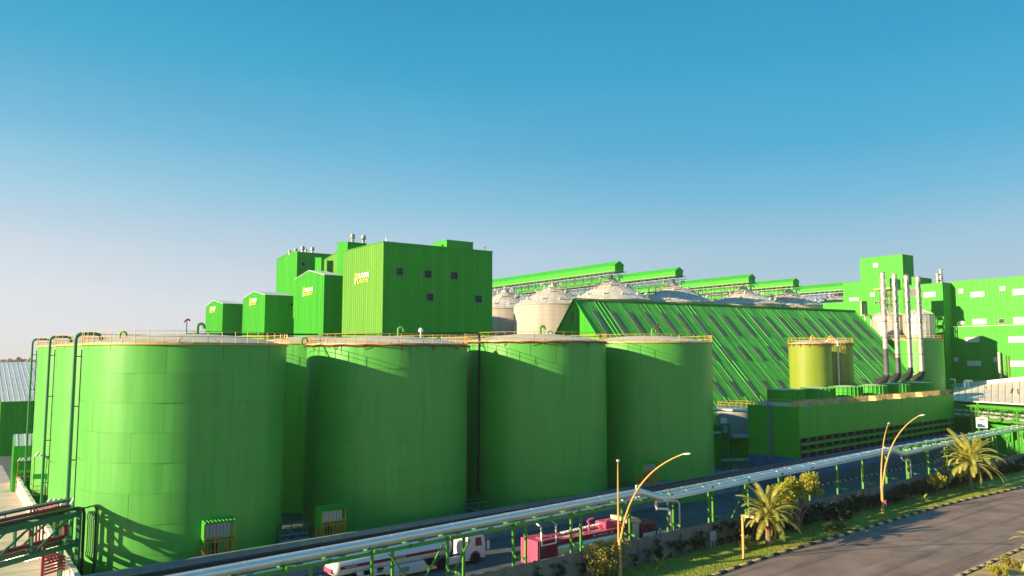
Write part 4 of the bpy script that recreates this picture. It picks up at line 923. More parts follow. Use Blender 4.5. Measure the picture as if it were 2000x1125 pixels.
qq = on_plane(1507, 830, c[:2], (-XC[0], -XC[1])); yl = (qq[0] - c[0]) * YC[0] + (qq[1] - c[1]) * YC[1]
for y in (yl - .3, yl + .3): b.bar((-.35, y, 1.5), (-.35, y, zt + 1.3), .07)
z = 1.6
while z < zt + 1.2: b.bar((-.35, yl - .3, z), (-.35, yl + .3, z), .045); z += .32
z = 3.4
while z < zt + 1.2: b.tube([(-.35, yl - .36, z), (-.8, yl - .3, z), (-1.05, yl, z), (-.8, yl + .3, z), (-.35, yl + .36, z)], .03, 4); z += .6
for y, x in ((yl - .3, -.8), (yl, -1.07), (yl + .3, -.8)): b.bar((x, y, 3.4), (x, y, zt + 1.3), .04)
b.build('caged_ladder', M['bund'], ct)
# pump skid at the ladder foot
q = P(1510, 915, 0.4); t = thing('pump_skid', 'dark teal pump skid with small labels at the foot of the cooling tower ladder', 'pump', (q[0], q[1], 0), rzc)
MB().bb(-2.2, 2.0, -.8, .8, 0, 1.5).bb(-1.9, -.2, -.5, .6, 2.6, 2.7).build('tank_box', M['bund'], t); MB().tube([(-.4, 0, 1.5), (-.4, 0, 2.5)], .35, 12).tube([(-1.6, 0, 1.5), (-1.6, 0, 2.2)], .15, 8).tube([(-1.6, 0, 2), (1.5, 0, 2)], .1, 8).build('pump_body', M['bund'], t, True); MB().bb(-1.9, -.7, -.84, -.81, .6, 1.2).build('sign_plate', M['white'], t)
# low buildings between tank four and the cooling tower
q = P(1399, 852, 3.0); t = thing('low_annex', 'low dark green annex with pale flat roof between the fourth tank and the cooling tower', 'building', (at_y(1385, 800, 150)[0], 150, 0), RZA)
MB().bb(0, 24, 0, 14, 0, 6.1).build('wall', M['clad'], t); MB().bb(-.3, 24, -.3, 14.2, 6.12, 6.35).build('roof', M['dome'], t)
for k in range(24): MB
me = MB().bb(0.01, .98, -.05, 0, 0, 6.1).mesh('wall_panel', M['clad'])
for k in range(24): inst('wall_panel', me, t, (k, 0, 0))
q = at_y(1440, 795, 153); t = thing('round_basin', 'round grey concrete basin with railing beside the cooling tower', 'basin', (q[0] + .3, 155, 0))
MB().lathe([(3.6, 5.6), (3.6, 10.7)], 32).build('wall', M['greybox'], t, True); MB().lathe([(3.75, 10.7), (3.75, 11.0)], 32).build('cover', M['bund'], t, True)
t3 = railing_mesh(3.5, 1.1, 20); t3.v = [(x, y, z + 11.0) for x, y, z in t3.v]; t3.build('railing', M['yellow'], t)
q = at_y(1419, 829, 149); t = thing('air_unit', 'small white air conditioning unit on the frame beside the fourth tank', 'air conditioner', (q[0] - .5, q[1], q[2] - .2), RZA)
MB().cham(0, 1.0, 0, .7, 0, 1.3, .05).build('housing', M['white'], t); MB().lathe([(.42, 0), (.42, .03)], 16, (.5, 0, 0)).build('base_disc', M['dark'], t)
b = MB()
q = at_y(1392, 800, 146); q1 = at_y(1470, 803, 139); t = thing('elevated_pipe', 'white pipe bridging from the fourth tank to the cooling tower', 'pipe', q)
b.tube([q, q1], .28, 10); b.build('pipe_run', M['silver'], t, True, world=True)
t = thing('support_frame', 'pair of dark green posts with crossbars beside the fourth tank', 'frame', (at_y(1412, 900, 138)[0], 138, 0), RZA)
b = MB(); zz = at_y(1412, 829, 138)[2]
for x in (0, 1.9): b.bar((x, 0, 0), (x, 0, zz), .28)
b.bar((-1.8, 0, zz), (2.1, 0, zz), .3); b.bar((0, 0, zz * .45), (8, 0, zz * .45 + .4), .14); b.build('post', M['steelgreen_d'], t)
q = at_y(1455, 852, 134.5); t = thing('pipe_stub', 'thick teal pipe stubs entering the left side of the cooling tower', 'pipe', q)
MB().tube([(-2.3, -.3, 0), (.6, 0, 0)], .42, 12).tube([(-4.2, -.3, -4.1), (.6, 0, -4.0)], .3, 12).build('pipe_run', M['bund'], t, True)
# white-roofed hall at the right with green pipe bridge
Fl = at_y(1862, 783, 178); Fr = at_y(2000, 791.5, 160); Bl = at_y(1862, 757, 212); Br = at_y(2000, 743.5, 190)
def ext(p, q, f): return tuple(p[i] + (q[i] - p[i]) * f for i in range(3))
h0, h1, h2, h3 = Fl, ext(Fl, Fr, 1.7), ext(Bl, Br, 1.7), Bl
t = thing('flat_hall', 'long low hall with pale sunlit sheet roof at the right edge', 'hall', (h0[0], h0[1], 0), 0)
n = 18
for i in range(n):
    a, b_, c_, d_ = [ext(p, q, f) for p, q, f in ((h0, h1, (i + .03) / n), (h0, h1, (i + .97) / n), (h3, h2, (i + .97) / n), (h3, h2, (i + .03) / n))]
    vs = [a, b_, c_, d_] + [(x, y, z + .18) for x, y, z in (a, b_, c_, d_)]
    MB().add(vs, [(0, 3, 2, 1), (4, 5, 6, 7), (0, 1, 5, 4), (1, 2, 6, 5), (2, 3, 7, 6), (3, 0, 4, 7)]).build('roof_sheet', M['hallroof'], t, world=True)
MB().add([(q_[0], q_[1], q_[2] - .9) for q_ in (h0, h1, h2, h3)] + [(h0[0], h0[1], 0), (h1[0], h1[1], 0), (h2[0], h2[1], 0), (h3[0], h3[1], 0)], [(0, 1, 2, 3), (0, 4, 5, 1), (1, 5, 6, 2), (2, 6, 7, 3), (3, 7, 4, 0)]).build('wall', M['clad'], t, world=True)
def up(p, z): return (p[0], p[1], p[2] + z)
MB().bar(up(h3, .5), up(h2, .5), .8, .9).build('parapet', M['white'], t, world=True)
MB().bar(up(h0, .15), up(h1, .15), .5, .25).build('eave_trim', M['white'], t, world=True)
b = MB()
for k in range(9):
    f = .06 + k * .1; p = ext(h0, h1, f); q = ext(h3, h2, f + random.uniform(-.1, .25)); g0 = random.uniform(.1, .6); g1 = g0 + random.uniform(.1, .35); b.bar(up(ext(p, q, g0), .24), up(ext(p, q, g1), .24), .22, .05)
b.build('roof_cable', M['black'], t, world=True)
hb = -1; dv = (h1[0] - h0[0], h1[1] - h0[1]); LD = hypot(*dv); dv = (dv[0] / LD, dv[1] / LD); nv = (dv[1], -dv[0])
if nv[1] > 0: nv = (-nv[0], -nv[1])
off = lambda f, o, z: (h0[0] + dv[0] * f + nv[0] * o, h0[1] + dv[1] * f + nv[1] * o, z)
zt_, zb_ = Fl[2] - .6, Fl[2] - 3.2
pb = thing('pipe_bridge', 'green steel pipe bridge carrying silver pipes along the front of the low hall', 'pipe bridge', off(0, 2, 0))
for o in (1.2, 3.4):
    MB().bar(off(-2, o, zt_), off(LD, o, zt_), .3, .35).build('chord', M['steelgreen'], pb, world=True); MB().bar(off(-2, o, zb_), off(LD, o, zb_), .3, .4).build('chord', M['steelgreen'], pb, world=True)
f = 0.0; 
while f < LD - 3:
    for o in (1.2, 3.4): MB().bar(off(f, o, zb_), off(f, o, zt_), .2).build('strut', M['steelgreen'], pb, world=True); MB().bar(off(f, o, zt_), off(f + 3.2, o, zb_), .1).build('brace', M['steelgreen'], pb, world=True)
    MB().bar(off(f, 1.2, zb_), off(f, 3.4, zb_), .2).build('cross_beam', M['steelgreen'], pb, world=True)
    f += 3.2
for f in (2.4, 8.5, 20, 32): 
    for o in (1.2, 3.4): MB().bar(off(f, o, 0), off(f, o, zt_ + .2), .35).build('post', M['steelgreen'], pb, world=True)
b = MB()
for k, (o, z, r) in enumerate(((1.7, .5, .3), (2.3, .45, .22), (2.9, .42, .2), (2.0, 1.3, .25), (2.7, 1.4, .2))): b.tube([off(-2, o, zb_ + z), off(LD, o, zb_ + z)], r, 10)
t = thing('bridge_pipes', 'bundle of silver pipes lying in the green pipe bridge at the right', 'pipes', off(0, 2, zb_)); b.build('pipe_run', M['silver'], t, True, world=True)
q = at_y(1917.5, 826, 158); t = thing('notice_board', 'square white notice board with blue picture hanging from a green post', 'sign', (q[0], q[1], 0), atan2(-.2, 1))
z0 = at_y(1917, 836, 158)[2]; z1 = at_y(1917, 815, 158)[2]; w = 20 / 1500 * 160
MB().bb(-w / 2, w / 2, -.05, .05, z0, z1).build('board', M['white'], t)
MB().bb(-w * .4, -w * .12, -.07, -.052, z0 + .15, z0 + (z1 - z0) * .4).bb(-w * .12, w * .25, -.07, -.052, z0 + .15, z0 + (z1 - z0) * .25).bb(-w * .14, w * .04, -.08, -.072, z0 + (z1 - z0) * .18, z0 + (z1 - z0) * .38).build('picture', M['blue'], t)
MB().bb(-w * .22, w * .22, -.07, -.052, z0 + (z1 - z0) * .76, z0 + (z1 - z0) * .83).build('text_line', M['soot2'], t)
MB().bar((-w * .25, .15, 0), (-w * .25, .15, z1 + 3), .3).bar((w * .4, .15, 0), (w * .4, .15, z1), .15).build('post', M['steelgreen'], t)
q = P(1889, 850, .2); t = thing('yard_lamp', 'thin grey pole with short arm in front of the low hall', 'street lamp', (q[0], q[1], 0))
MB().bar((0, 0, 0), (0, 0, 6.4), .28).bar((0, 0, 6.4), (1.0, 0, 6.5), .2).build('pole', M['greybox'], t)
for k, (px, l_) in enumerate(((1884, 'left white swan-neck pipe on the low hall roof'), (1891, 'right white swan-neck pipe on the low hall roof'))):
    q = at_y(px, 763, 200 + k * 2); t = thing('roof_pipe', l_, 'pipe', q, 0, 'white bent pipes on the hall roof')
    MB().tube([(0, 0, -.6), (0, 0, 2.1), (.2, 0, 2.5), (.7, 0, 2.6), (1.1, 0, 2.4)], .3, 10).build('pipe_run', M['white'], t, True)
q = at_y(1856, 741, 205); t = thing('gas_skid', 'green skid with pipes and valves behind the cooling tower at the right', 'pipes', (q[0], q[1], 0), RZA)
b = MB(); b.tube([(0, 0, q[2]), (2.5, 0, q[2]), (2.5, 0, 9)], .2, 8); b.tube([(-4, -1, q[2] - 3), (3, -1, q[2] - 3), (8, -1, q[2] - 2.5), (14, -1, q[2] - 1.5)], .22, 8); b.build('pipe_run', M['whitewin'], t, True)
b = MB()
for k in range(12): b.bar((-3 + k * 1.6, -1, 8), (-3 + k * 1.6, -1, q[2] - 1.6 + k * .1), .14)
b.bar((-3, -1, q[2] - 1.6), (15, -1, q[2] - .4), .15); b.build('frame', M['steelgreen'], t)
# roof edge rack in front of the lower green wall
a1 = on_plane(1872, 757, (gL.O[0] - A[0] * 2.4, gL.O[1] - A[1] * 2.4), (-A[0], -A[1])); a2 = on_plane(2000, 742, (gL.O[0] - A[0] * 2.4, gL.O[1] - A[1] * 2.4), (-A[0], -A[1]))
t = thing('wall_rack', 'dark cable rack with railing along the foot of the lower green wall', 'rack', a1); b = MB()
for k in range(16): f = k / 15; p = ext(a1, a2, f); b.bar((p[0], p[1], p[2] - 3), (p[0], p[1], p[2] + .9), .12)
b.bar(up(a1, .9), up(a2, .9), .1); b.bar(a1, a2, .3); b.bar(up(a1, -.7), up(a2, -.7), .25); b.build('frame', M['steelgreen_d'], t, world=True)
# ------------------------------------------------------------------ pipe rack along the boundary wall
def s_at(px, py, o): return w_of(on_plane(px, py, W(0, o)[:2], NW))[0]
def zp_(s):                                   # height of the pipe axis along the rack
    if s < 13.6: return 6.02 + (s + 30) * .016
    if s < 69.5: return 5.85 + (s - 15) * .0215
    return 6.22 + (s - 71) * .0165
rk = thing('pipe_rack', 'long green steel pipe rack standing just behind the concrete boundary wall', 'pipe rack', W(0, 0), RZW)
zb = lambda s: zp_(s) - .62 if s < 13.6 else (zp_(s) - .58)
zbeam = lambda s: 5.38 + max(0, s + 30) * .0105
s = -48.0; k = 0
post_f = MB().bar((0, 0, 0), (0, 0, 1), .2).mesh('post', M['steelgreen'])
while s < 135:
    z = zbeam(s)
    o = inst('post', post_f, rk, (s, 1.45, 0)); o.scale = (1, 1, z)
    MB().bar((s, 1.45, 3.05), (s + .25, -.05, 3.0), .2).build('wall_tie', M['steelgreen'], rk)
    MB().bar((s, 1.0, z + .12), (s, 4.75, z + .12), .22, .24).build('cross_beam', M['steelgreen'], rk)
    MB().bb(s - .05, s + .35, .95, 1.25, z + .02, z + .36).build('beam_end', M['steelgreen'], rk)
    o = inst('post', post_f, rk, (s + 2.7, 2.9, 0)); o.scale = (1, 1, z)
    MB().bar((s + 3.6, 1.1, z + .12), (s + 3.6, 4.75, z + .12), .2, .22).build('cross_beam', M['steelgreen'], rk)
    for dx in (.9, 4.4): MB().bar((s + dx, 2.0, z), (s + dx, 2.0, z + .55), .12).bar((s + dx, 1.5, z + .3), (s + dx + .5, 1.5, z + .3), .1).build('pipe_shoe', M['steelgreen_d'], rk)
    s += 7.2
s = -48.0
while s < 132:
    MB().bar((s, 1.45, zbeam(s)), (s + 7.2, 1.45, zbeam(s + 7.2)), .14, .26).build('beam', M['steelgreen'], rk); MB().bar((s, 2.9, zbeam(s)), (s + 7.2, 2.9, zbeam(s + 7.2)), .14, .26).build('beam', M['steelgreen'], rk); s += 7.2
for a_, b_ in ((-15.4, -12.4), (-14.6, -17.6), (-11.8, -9.6), (28.3, 31.2)):
    MB().bar((a_, 1.5, 2.0 if a_ > -13 else 1.2), (b_, 1.5, 5.2), .13).build('brace', M['steelgreen'], rk)
def wpipe(label, name, pts, r, m, n=12, bands=None, group=None):
    t = thing(name, label, 'pipe', W(*pts[0]), RZW, group)
    x0 = (pts[0][0], pts[0][1], pts[0][2]); q = [(p[0] - x0[0], p[1] - x0[1], p[2] - x0[2]) for p in pts]
    MB().tube(q, r, n).build('pipe_run', M[m], t, True)
    if bands:
        b = MB()
        for (p, q2) in zip(q, q[1:]):
            L = hypot(q2[0] - p[0], q2[1] - p[1])
            if L < 8: continue
            d = .8
            while d < L - .5:
                f = d / L; c = [p[i] + (q2[i] - p[i]) * f for i in range(3)]; u = [(q2[i] - p[i]) / L * .03 for i in range(3)]
                b.tube([[c[i] - u[i] for i in range(3)], [c[i] + u[i] for i in range(3)]], r + .008, n); d += bands
        props(b.build('jacket_band', M[m], t), kind='stuff')
    t.location = W(*pts[0][:2], pts[0][2]); return t
pm = [(-48, 2.0, zp_(-48)), (12.6, 2.0, zp_(12.6)), (13.0, 1.95, zp_(12.6)), (13.4, 1.8, zp_(12.6) - .12), (15.0, 1.35, 6.05), (15.4, 1.3, 5.93), (15.9, 1.3, zp_(15.9)), (68.3, 1.5, zp_(68.3)), (68.9, 1.5, zp_(68.3)), (69.4, 1.45, zp_(68.3) - .12), (71.0, 1.1, 6.4), (71.5, 1.1, 6.3), (72.2, 1.1, zp_(72.2)), (140, 1.6, zp_(140))]
wpipe('thick shiny silver pipe, largest on the rack, running the full width of the yard', 'main_pipe', pm, .39, 'silver', 20, 3.0)
wpipe('second silver pipe lying behind the thick one from the first elbow to the right', 'silver_pipe', [(11, 2.75, 6.0), (68, 2.75, zp_(66) - .05), (140, 2.9, zp_(140) - .1)], .2, 'silver', 14, 3.0)
wpipe('slimmer silver pipe hung under the thick one left of the first elbow', 'silver_pipe', [(-48, 1.65, zp_(-48) - .42 - .12), (14.4, 1.65, zp_(13) - .56)], .13, 'silver', 10, 3.0)
wpipe('thin silver pipe on the front edge of the rack at the right', 'silver_pipe', [(15.5, .95, 5.65), (68, .95, zbeam(68) + .34)], .09, 'silver', 8)
wpipe('upper black pipe on the back of the rack', 'black_pipe', [(-48, 4.35, 5.8), (60, 4.35, zbeam(60) + .45), (75, 4.35, zbeam(75) + .4)], .25, 'black', 12)
wpipe('lower black pipe beside the thick silver one on the rack', 'black_pipe', [(-48, 3.55, 5.72), (75, 3.55, zbeam(75) + .4)], .2, 'black', 12)
wpipe('thin dark red pipe on the back of the rack near the middle', 'red_pipe', [(20, 3.95, zbeam(20) + .4), (60, 3.95, zbeam(60) + .4)], .07, 'maroon', 8)
wpipe('silver pipe loop dropping beside the first elbow down behind the wall', 'drop_pipe', [(15.0, 1.6, 5.5), (18.0, 1.2, 5.35), (18.3, 1.1, 5.0), (18.3, 1.1, 2.2)], .1, 'silver', 8)
wpipe('second silver drop pipe with angled top by the first elbow', 'drop_pipe', [(14.6, 1.3, 5.6), (14.7, 1.2, 4.9), (16.2, 1.0, 4.7), (16.6, 1.0, 4.4), (16.9, 1.0, 2.2)], .15, 'silver', 10)
wpipe('silver U-shaped pipe loop hanging in front of the pink tanker rear', 'drop_pipe', [(-1.6, 1.9, 5.4), (-1.6, 1.3, 5.2), (-1.6, 1.2, 3.5), (.2, 1.2, 3.5), (.2, 1.2, 5.2), (.2, 1.9, 5.5)], .09, 'silver', 8)
wpipe('silver pair of drops under the second elbow near the tall lamp', 'drop_pipe', [(71.3, 1.1, 5.8), (71.6, 1.0, 5.2), (73.8, .9, 5.1), (74.0, .9, 2.2)], .12, 'silver', 8)
for s_, l_ in ((13.2, 'white bracket standing over the first elbow of the silver pipe'), (69.2, 'white bracket standing over the second elbow of the silver pipe')):
    t = thing('pipe_bracket', l_, 'bracket', W(s_, 2.0, 5.7), RZW); MB().bar((-.25, .5, 0), (-.25, .5, 1.6), .12).bar((.25, .5, 0), (.25, .5, 1.6), .12).bar((-.3, .5, 1.6), (.3, .5, 1.6), .14).build('frame', M['white'], t)
# ------------------------------------------------------------------ road tankers
def wheel(r, w, sc=1.0):
    return (MB().lathe([(r * .62, -w / 2), (r * .92, -w / 2), (r, -w * .36), (r, w * .36), (r * .92, w / 2), (r * .62, w / 2)], 28).mesh('tyre', M['rubber'], True),
            MB().lathe([(r * .60, -w * .42), (r * .52, -w * .1), (r * .22, -w * .1), (r * .2, -w * .4), (.01, -w * .42)], 20, cap=False).mesh('rim', M['white'], True))
TY, RI = wheel(.52, .32)
def add_wheel(t, x, y, z=.52, side=-1):
    o = inst('wheel', TY, t, (x, y, z), rot=(pi / 2 if side < 0 else -pi / 2, 0, 0)); o.rotation_euler = (-pi / 2 * side, 0, 0)
    inst('rim', RI, o); return o
def ell_tank(x0, x1, zc, a, b_, n=32, y0=1.25):
    m = MB(); secs = [(x0, .0), (x0 + .12, .72), (x0 + .35, .93), (x0 + .6, 1), (x1 - .6, 1), (x1 - .35, .93), (x1 - .12, .72), (x1, .0)]
    for x, k in secs:
        k = max(k, .02)
        for i in range(n):
            t = 2 * pi * i / n; m.v.append((x, y0 + a * k * (abs(cos(t)) ** .85) * (1 if cos(t) > 0 else -1), zc + b_ * k * (abs(sin(t)) ** .85) * (1 if sin(t) > 0 else -1)))
    for j in range(len(secs) - 1):
        for i in range(n): m.f.append((j * n + i, j * n + (i + 1) % n, (j + 1) * n + (i + 1) % n, (j + 1) * n + i))
    return m
def cab(t, x0, x1, h, mbody, mlow=None):
    m = MB(); prof = [(x0, .55), (x0, h - .1), (x0 + .3, h), (x1 - .5, h), (x1 - .12, h - .55), (x1, h * .55), (x1, .45), (x1 - .3, .4), (x0 + 1.15, .55)]
    for y, k in ((0, 0.08), (.12, 0), (2.38, 0), (2.5, .08)):
        cx = (x0 + x1) / 2; cz = h / 2
        for x, z in prof: m.v.append((cx + (x - cx) * (1 - k * .6), y, cz + (z - cz) * (1 - k * .6)))
    n = len(prof)
    for j in range(3):
        for i in range(n): m.f.append((j * n + i, j * n + (i + 1) % n, (j + 1) * n + (i + 1) % n, (j + 1) * n + i))
    m.f.append(tuple(range(n))); m.f.append(tuple(range(4 * n - 1, 3 * n - 1, -1)))
    m.build('cab_body', M[mbody], t)
    b = MB().add([(x1 - .50, .2, h - .25 + .02), (x1 - .03, .2, h * .57), (x1 - .03, 2.3, h * .57), (x1 - .50, 2.3, h - .23)], [(0, 1, 2, 3)]); b.v = [(x + .06, y, z) for x, y, z in b.v]; b.build('windscreen', M['glass'], t)
    d = MB().bb(x0 + .75, x1 - .42, -.03, -.005, .95, h - .35).build('door', M[mbody], t)
    MB().add([(x0 + 1.0, -.045, h * .56), (x1 - .5, -.045, h * .56), (x1 - .66, -.045, h - .5), (x0 + 1.0, -.045, h - .5)], [(0, 1, 2, 3)]).build('side_window', M['glass'], t)
    MB().bar((x0 + .85, -.06, 1.2), (x0 + 1.1, -.06, 1.2), .05).build('door_handle', M['black'], t)
    for z in (h * .62, h * .48): MB().cham(x1 + .05, x1 + .2, -.42, -.12, z - .2, z + .25, .03).bar((x1, 0, z), (x1 + .12, -.2, z), .05).build('mirror', M['white'], t)
    MB().bb(x1 - .06, x1 + .1, .05, 2.45, .32, .75).build('bumper', M['greybox'], t)
    for y in (.3, 2.2): MB().cham(x1 + .05, x1 + .14, y - .2, y + .2, .5, .72, .02).build('headlight', M['glass'], t)
    MB().bb(x1 - .02, x1 + .03, .5, 2.0, .85, 1.35).build('grille', M['black'], t)
    m = MB().lathe([(.0, -.05), (.66, -.05), (.66, .1), (.0, .1)], 20, a0=-.15, a1=pi + .15, cap=False); m.v = [(x0 + 1.0 + x, .02 + z, .56 + y) for x, y, z in m.v]; m.build('wheel_arch', M['soot2'], t)
def place_truck(name, label, o, s_front): return thing(name, label, 'tanker truck', W(s_front, o, 0.008), RZW)
# white tanker, front bumper at s = -0.7
tw = place_truck('tanker_truck', 'white tanker lorry with a dark red stripe, parked behind the pipe rack', 11.0, -.7)
H_ = 3.05
cab(tw, -2.35, 0, H_, 'white')
MB().bb(-2.5, -2.1, .3, 2.2, H_ - .75, H_ + .05).build('air_deflector', M['white'], tw)
MB().bb(-6.6, -.6, .8, 1.05, .62, .84).bb(-6.6, -.6, 1.5, 1.75, .62, .84).build('chassis', M['black'], tw)
MB().cham(-4.6, -2.3, .0, .35, .38, 1.0, .04).build('side_skirt', M['white'], tw)
for x in (-1.35, -5.4): add_wheel(tw, x, .08); add_wheel(tw, x, 2.3, side=1)
m = MB().lathe([(.6, 0), (.72, 0), (.72, .5), (.6, .5)], 20, a0=-.1, a1=pi + .1, cap=False); m.v = [(-5.4 + x, .02 + z, .56 + y) for x, y, z in m.v]; m.build('mudguard', M['soot2'], tw)
ell_tank(-17.0, -3.9, 2.0, 1.24, .88).build('tank_shell', M['white'], tw, 'all')
def side_band(x0, x1, zc, a, b_, z0, z1, off, n=5, y0=1.25):
    m = MB(); zs = [z0 + (z1 - z0) * i / n for i in range(n + 1)]; vs = []
    for z in zs:
        sn = max(-1, min(1, ((z - zc) / b_))); sn = abs(sn) ** (1 / .85) * (1 if sn > 0 else -1); c = sqrt(max(0, 1 - sn * sn)); y = y0 - a * c ** .85 - off
        vs += [(x0, y, z), (x1, y, z)]
    return m.add(vs, [(2 * i, 2 * i + 1, 2 * i + 3, 2 * i + 2) for i in range(n)])
side_band(-16.4, -4.5, 2.0, 1.24, .88, 1.86, 2.14, .012).build('stripe', M['redside'], tw)
for x in (-15.9, -10.7, -5.9):
    for k in range(6): MB().bb(x + k * .2, x + k * .2 + .13, -.035, -.022, 1.95, 2.05).build('stripe_mark', M['white'], tw)
b = MB()
for k in range(5): x = -15.2 + k * 2.5; b.lathe([(.3, 2.86), (.3, 2.96), (.02, 3.0)], 14, (x, 1.25, 0))
b.build('manhole_cover', M['white'], tw, True); MB().bb(-16.6, -4.3, .62, .72, 2.78, 2.92).bb(-16.6, -4.3, 1.8, 1.9, 2.78, 2.92).build('top_rail', M['white'], tw)
MB().cham(-10.9, -7.4, .0, .5, .45, 1.25, .04).build('side_cabinet', M['white'], tw); MB().bb(-10.3, -9.2, -.03, -.01, .6, 1.05).build('meter_panel', M['greybox'], tw)
MB().bb(-16.8, -11.2, -.02, .06, .78, .98).build('side_guard', M['white'], tw); MB().bb(-17.1, -6.5, .85, 1.0, .95, 1.2).bb(-17.1, -6.5, 1.5, 1.65, .95, 1.2).build('trailer_frame', M['black'], tw)
for x in (-12.2, -13.6, -15.0):
    add_wheel(tw, x, .2); add_wheel(tw, x, 2.3, side=1); MB().lathe([(.02, 0), (.3, .02), (.34, .3), (.3, .33)], 14, (x + .65, .15, 1.05)).build('spray_flap', M['white'], tw, True)
MB().bb(-17.3, -17.15, .1, 2.4, .5, 1.0).build('rear_bumper', M['white'], tw); MB().bb(-17.05, -16.8, .5, 2.0, 1.5, 1.9).build('rear_band', M['red'], tw)
for y in (.25, 2.25): MB().bb(-17.36, -17.3, y - .12, y + .12, .6, .9).build('tail_light', M['red'], tw)
# pink and maroon tanker
zt2 = 2.95; pr = w_of(P(1050, 1058.5, zt2)); so, oo = pr
tp = thing('tanker_truck', 'pink and maroon tanker lorry with a silver tank and ladder on top, behind the wall', 'tanker truck', W(so, oo, .008), RZW)
sx = lambda px: s_at(px, 1060, oo) - so
x1 = sx(1089); x2 = sx(1220); x3 = sx(1236.5); x4 = sx(1285)
MB().cham(0, x1, 0, 2.6, .55, zt2, .03).build('rear_locker', M['red'], tp)
MB().bb(.02, x1 - .02, -.015, 0, .6, zt2 - .08).build('side_panel', M['redside'], tp)
b = MB()
for k in range(6): b.bar((.2, -.06, .9 + k * .33), (.75, -.06, .9 + k * .33), .06)
b.bar((.2, -.06, .7), (.2, -.06, zt2), .05).bar((.75, -.06, .7), (.75, -.06, zt2), .05); b.build('ladder', M['soot2'], tp)
MB().bb(-.02, 0, 1.25, 1.3, .7, 1.6).bb(-.05, 0, 1.6, 1.7, 1.3, 1.45).bb(-.05, 0, 1.5, 1.58, 1.1, 1.2).build('rear_latch', M['redside'], tp)
MB().bar((.15, 2.3, zt2), (.15, 2.3, zt2 + .35), .06).bar((.15, 1.6, zt2), (.15, 1.6, zt2 + .35), .06).bar((.15, 1.6, zt2 + .35), (.15, 2.3, zt2 + .35), .06).build('rear_handle', M['soot2'], tp)
MB().cham(.9, 1.9, .6, 1.4, zt2, zt2 + .12, .03).build('roof_hatch', M['red'], tp)
ell_tank(x1 + .02, x2 - .02, 1.55, 1.26, .98, 32, 1.3).build('tank_shell', M['silver'], tp, 'all')
MB().bb(x1, x2, -.04, .3, 2.25, 2.62).build('side_fascia', M['redside'], tp)
MB().bb(x1, x2, .02, .55, 2.62, 2.68).bb(x1, x2, 2.05, 2.6, 2.5, 2.66).build('catwalk', M['red'], tp); MB().bb(x1, x2, .55, 2.05, 2.4, 2.46).build('walkway_well', M['redside'], tp)
cx = (x1 + x2) / 2 + 1.6
for k in range(8): MB().bb(cx - .9 + k * .2, cx - .9 + k * .2 + .13, -.055, -.042, 2.38, 2.48).build('fascia_mark', M['white'], tp)
for x in (cx - 1.5, cx + 1.1): MB().bb(x, x + .35, -.055, -.042, 2.44, 2.52).bb(x, x + .35, -.055, -.042, 2.34, 2.38).build('fascia_mark', M['white'], tp)
b = MB(); la, lb = x1 + 2.2, x2 - .6
for y in (1.5, 2.0): b.bar((la, y, 2.85), (lb, y, 3.05), .07)
k = 0
while la + k * .42 < lb: x = la + k * .42; b.bar((x, 1.5, 2.85 + .2 * (x - la) / (lb - la)), (x, 2.0, 2.85 + .2 * (x - la) / (lb - la)), .07); k += 1
b.build('roof_ladder', M['white'], tp)
for x, h in ((x1 + 5.6, 1.15), (x2 - 1.5, .75)): MB().tube([(x, 1.2, 2.5), (x, 1.2, 2.5 + h)], .12, 8).tube([(x - .2, 1.2, 2.45 + h), (x + .1, 1.2, 2.65 + h), (x + .5, 1.0, 2.8 + h)], [.16, .14, .08], 8).build('water_cannon', M['red'], tp, True)
for x in (x1 + 1.0, x1 + 2.6, x1 + 4.4): MB().cham(x, x + .6, .7, 1.3, 2.46, 2.68, .04).build('tank_hatch', M['red'], tp)
MB().cham(x2 - 2.0, x2 + .1, .9, 2.5, 2.5, 3.25, .1).build('pump_cover', M['red'], tp)
MB().cham(x2, x3, 0, 2.6, .55, zt2 + .02, .02).build('front_locker', M['redside'], tp); MB().bb(x2, x3 + .03, -.01, 2.6, zt2 + .02, zt2 + .08).build('locker_roof', M['red'], tp)
em = MB(); ex = (x2 + x3) / 2; er = min(.5, (x3 - x2) * .42)
for k in range(12): a = 2 * pi * k / 12; em.bar((ex + er * cos(a), -.03, 1.85 + 1.15 * er * sin(a)), (ex + er * cos(a + .35), -.03, 1.85 + 1.15 * er * sin(a + .35)), .05)
for z_ in (1.6, 1.85, 2.05): em.bar((ex - .2, -.03, z_), (ex + .2, -.03, z_ + .12), .06)
em.build('round_emblem', M['white'], tp)
MB().bb(x3 - .04, x3 + .02, -.02, .02, .55, zt2).bb(x2 - .02, x2 + .04, -.02, .02, .55, zt2).build('locker_edge', M['white'], tp)
MB().add([(x3 - .9, .1, zt2 + .1), (x3 + 1.6, .1, zt2 - .15), (x3 + 1.6, 2.5, zt2 - .15), (x3 - .9, 2.5, zt2 + .1), (x3 - .9, .1, zt2 + .62), (x3 + .9, .1, zt2 + .4), (x3 + .9, 2.5, zt2 + .4), (x3 - .9, 2.5, zt2 + .62)], [(0, 1, 5, 4), (1, 2, 6, 5), (2, 3, 7, 6), (4, 5, 6, 7), (3, 0, 4, 7)]).build('roof_fairing', M['cream'], tp)
MB().cham(x3 + .05, x3 + 1.2, .1, 2.5, .7, zt2 - .1, .08).build('sleeper_box', M['cream'], tp)
cab(tp, x4 - 2.7, x4, zt2 - .35, 'redside'); MB().bb(x4 - 2.5, x4 - .4, -.05, -.035, 1.1, zt2 - 1.35).build('door_panel', M['white'], tp)
MB().bb(.3, x4 - .5, .85, 1.1, .55, .8).bb(.3, x4 - .5, 1.5, 1.75, .55, .8).build('chassis', M['black'], tp)
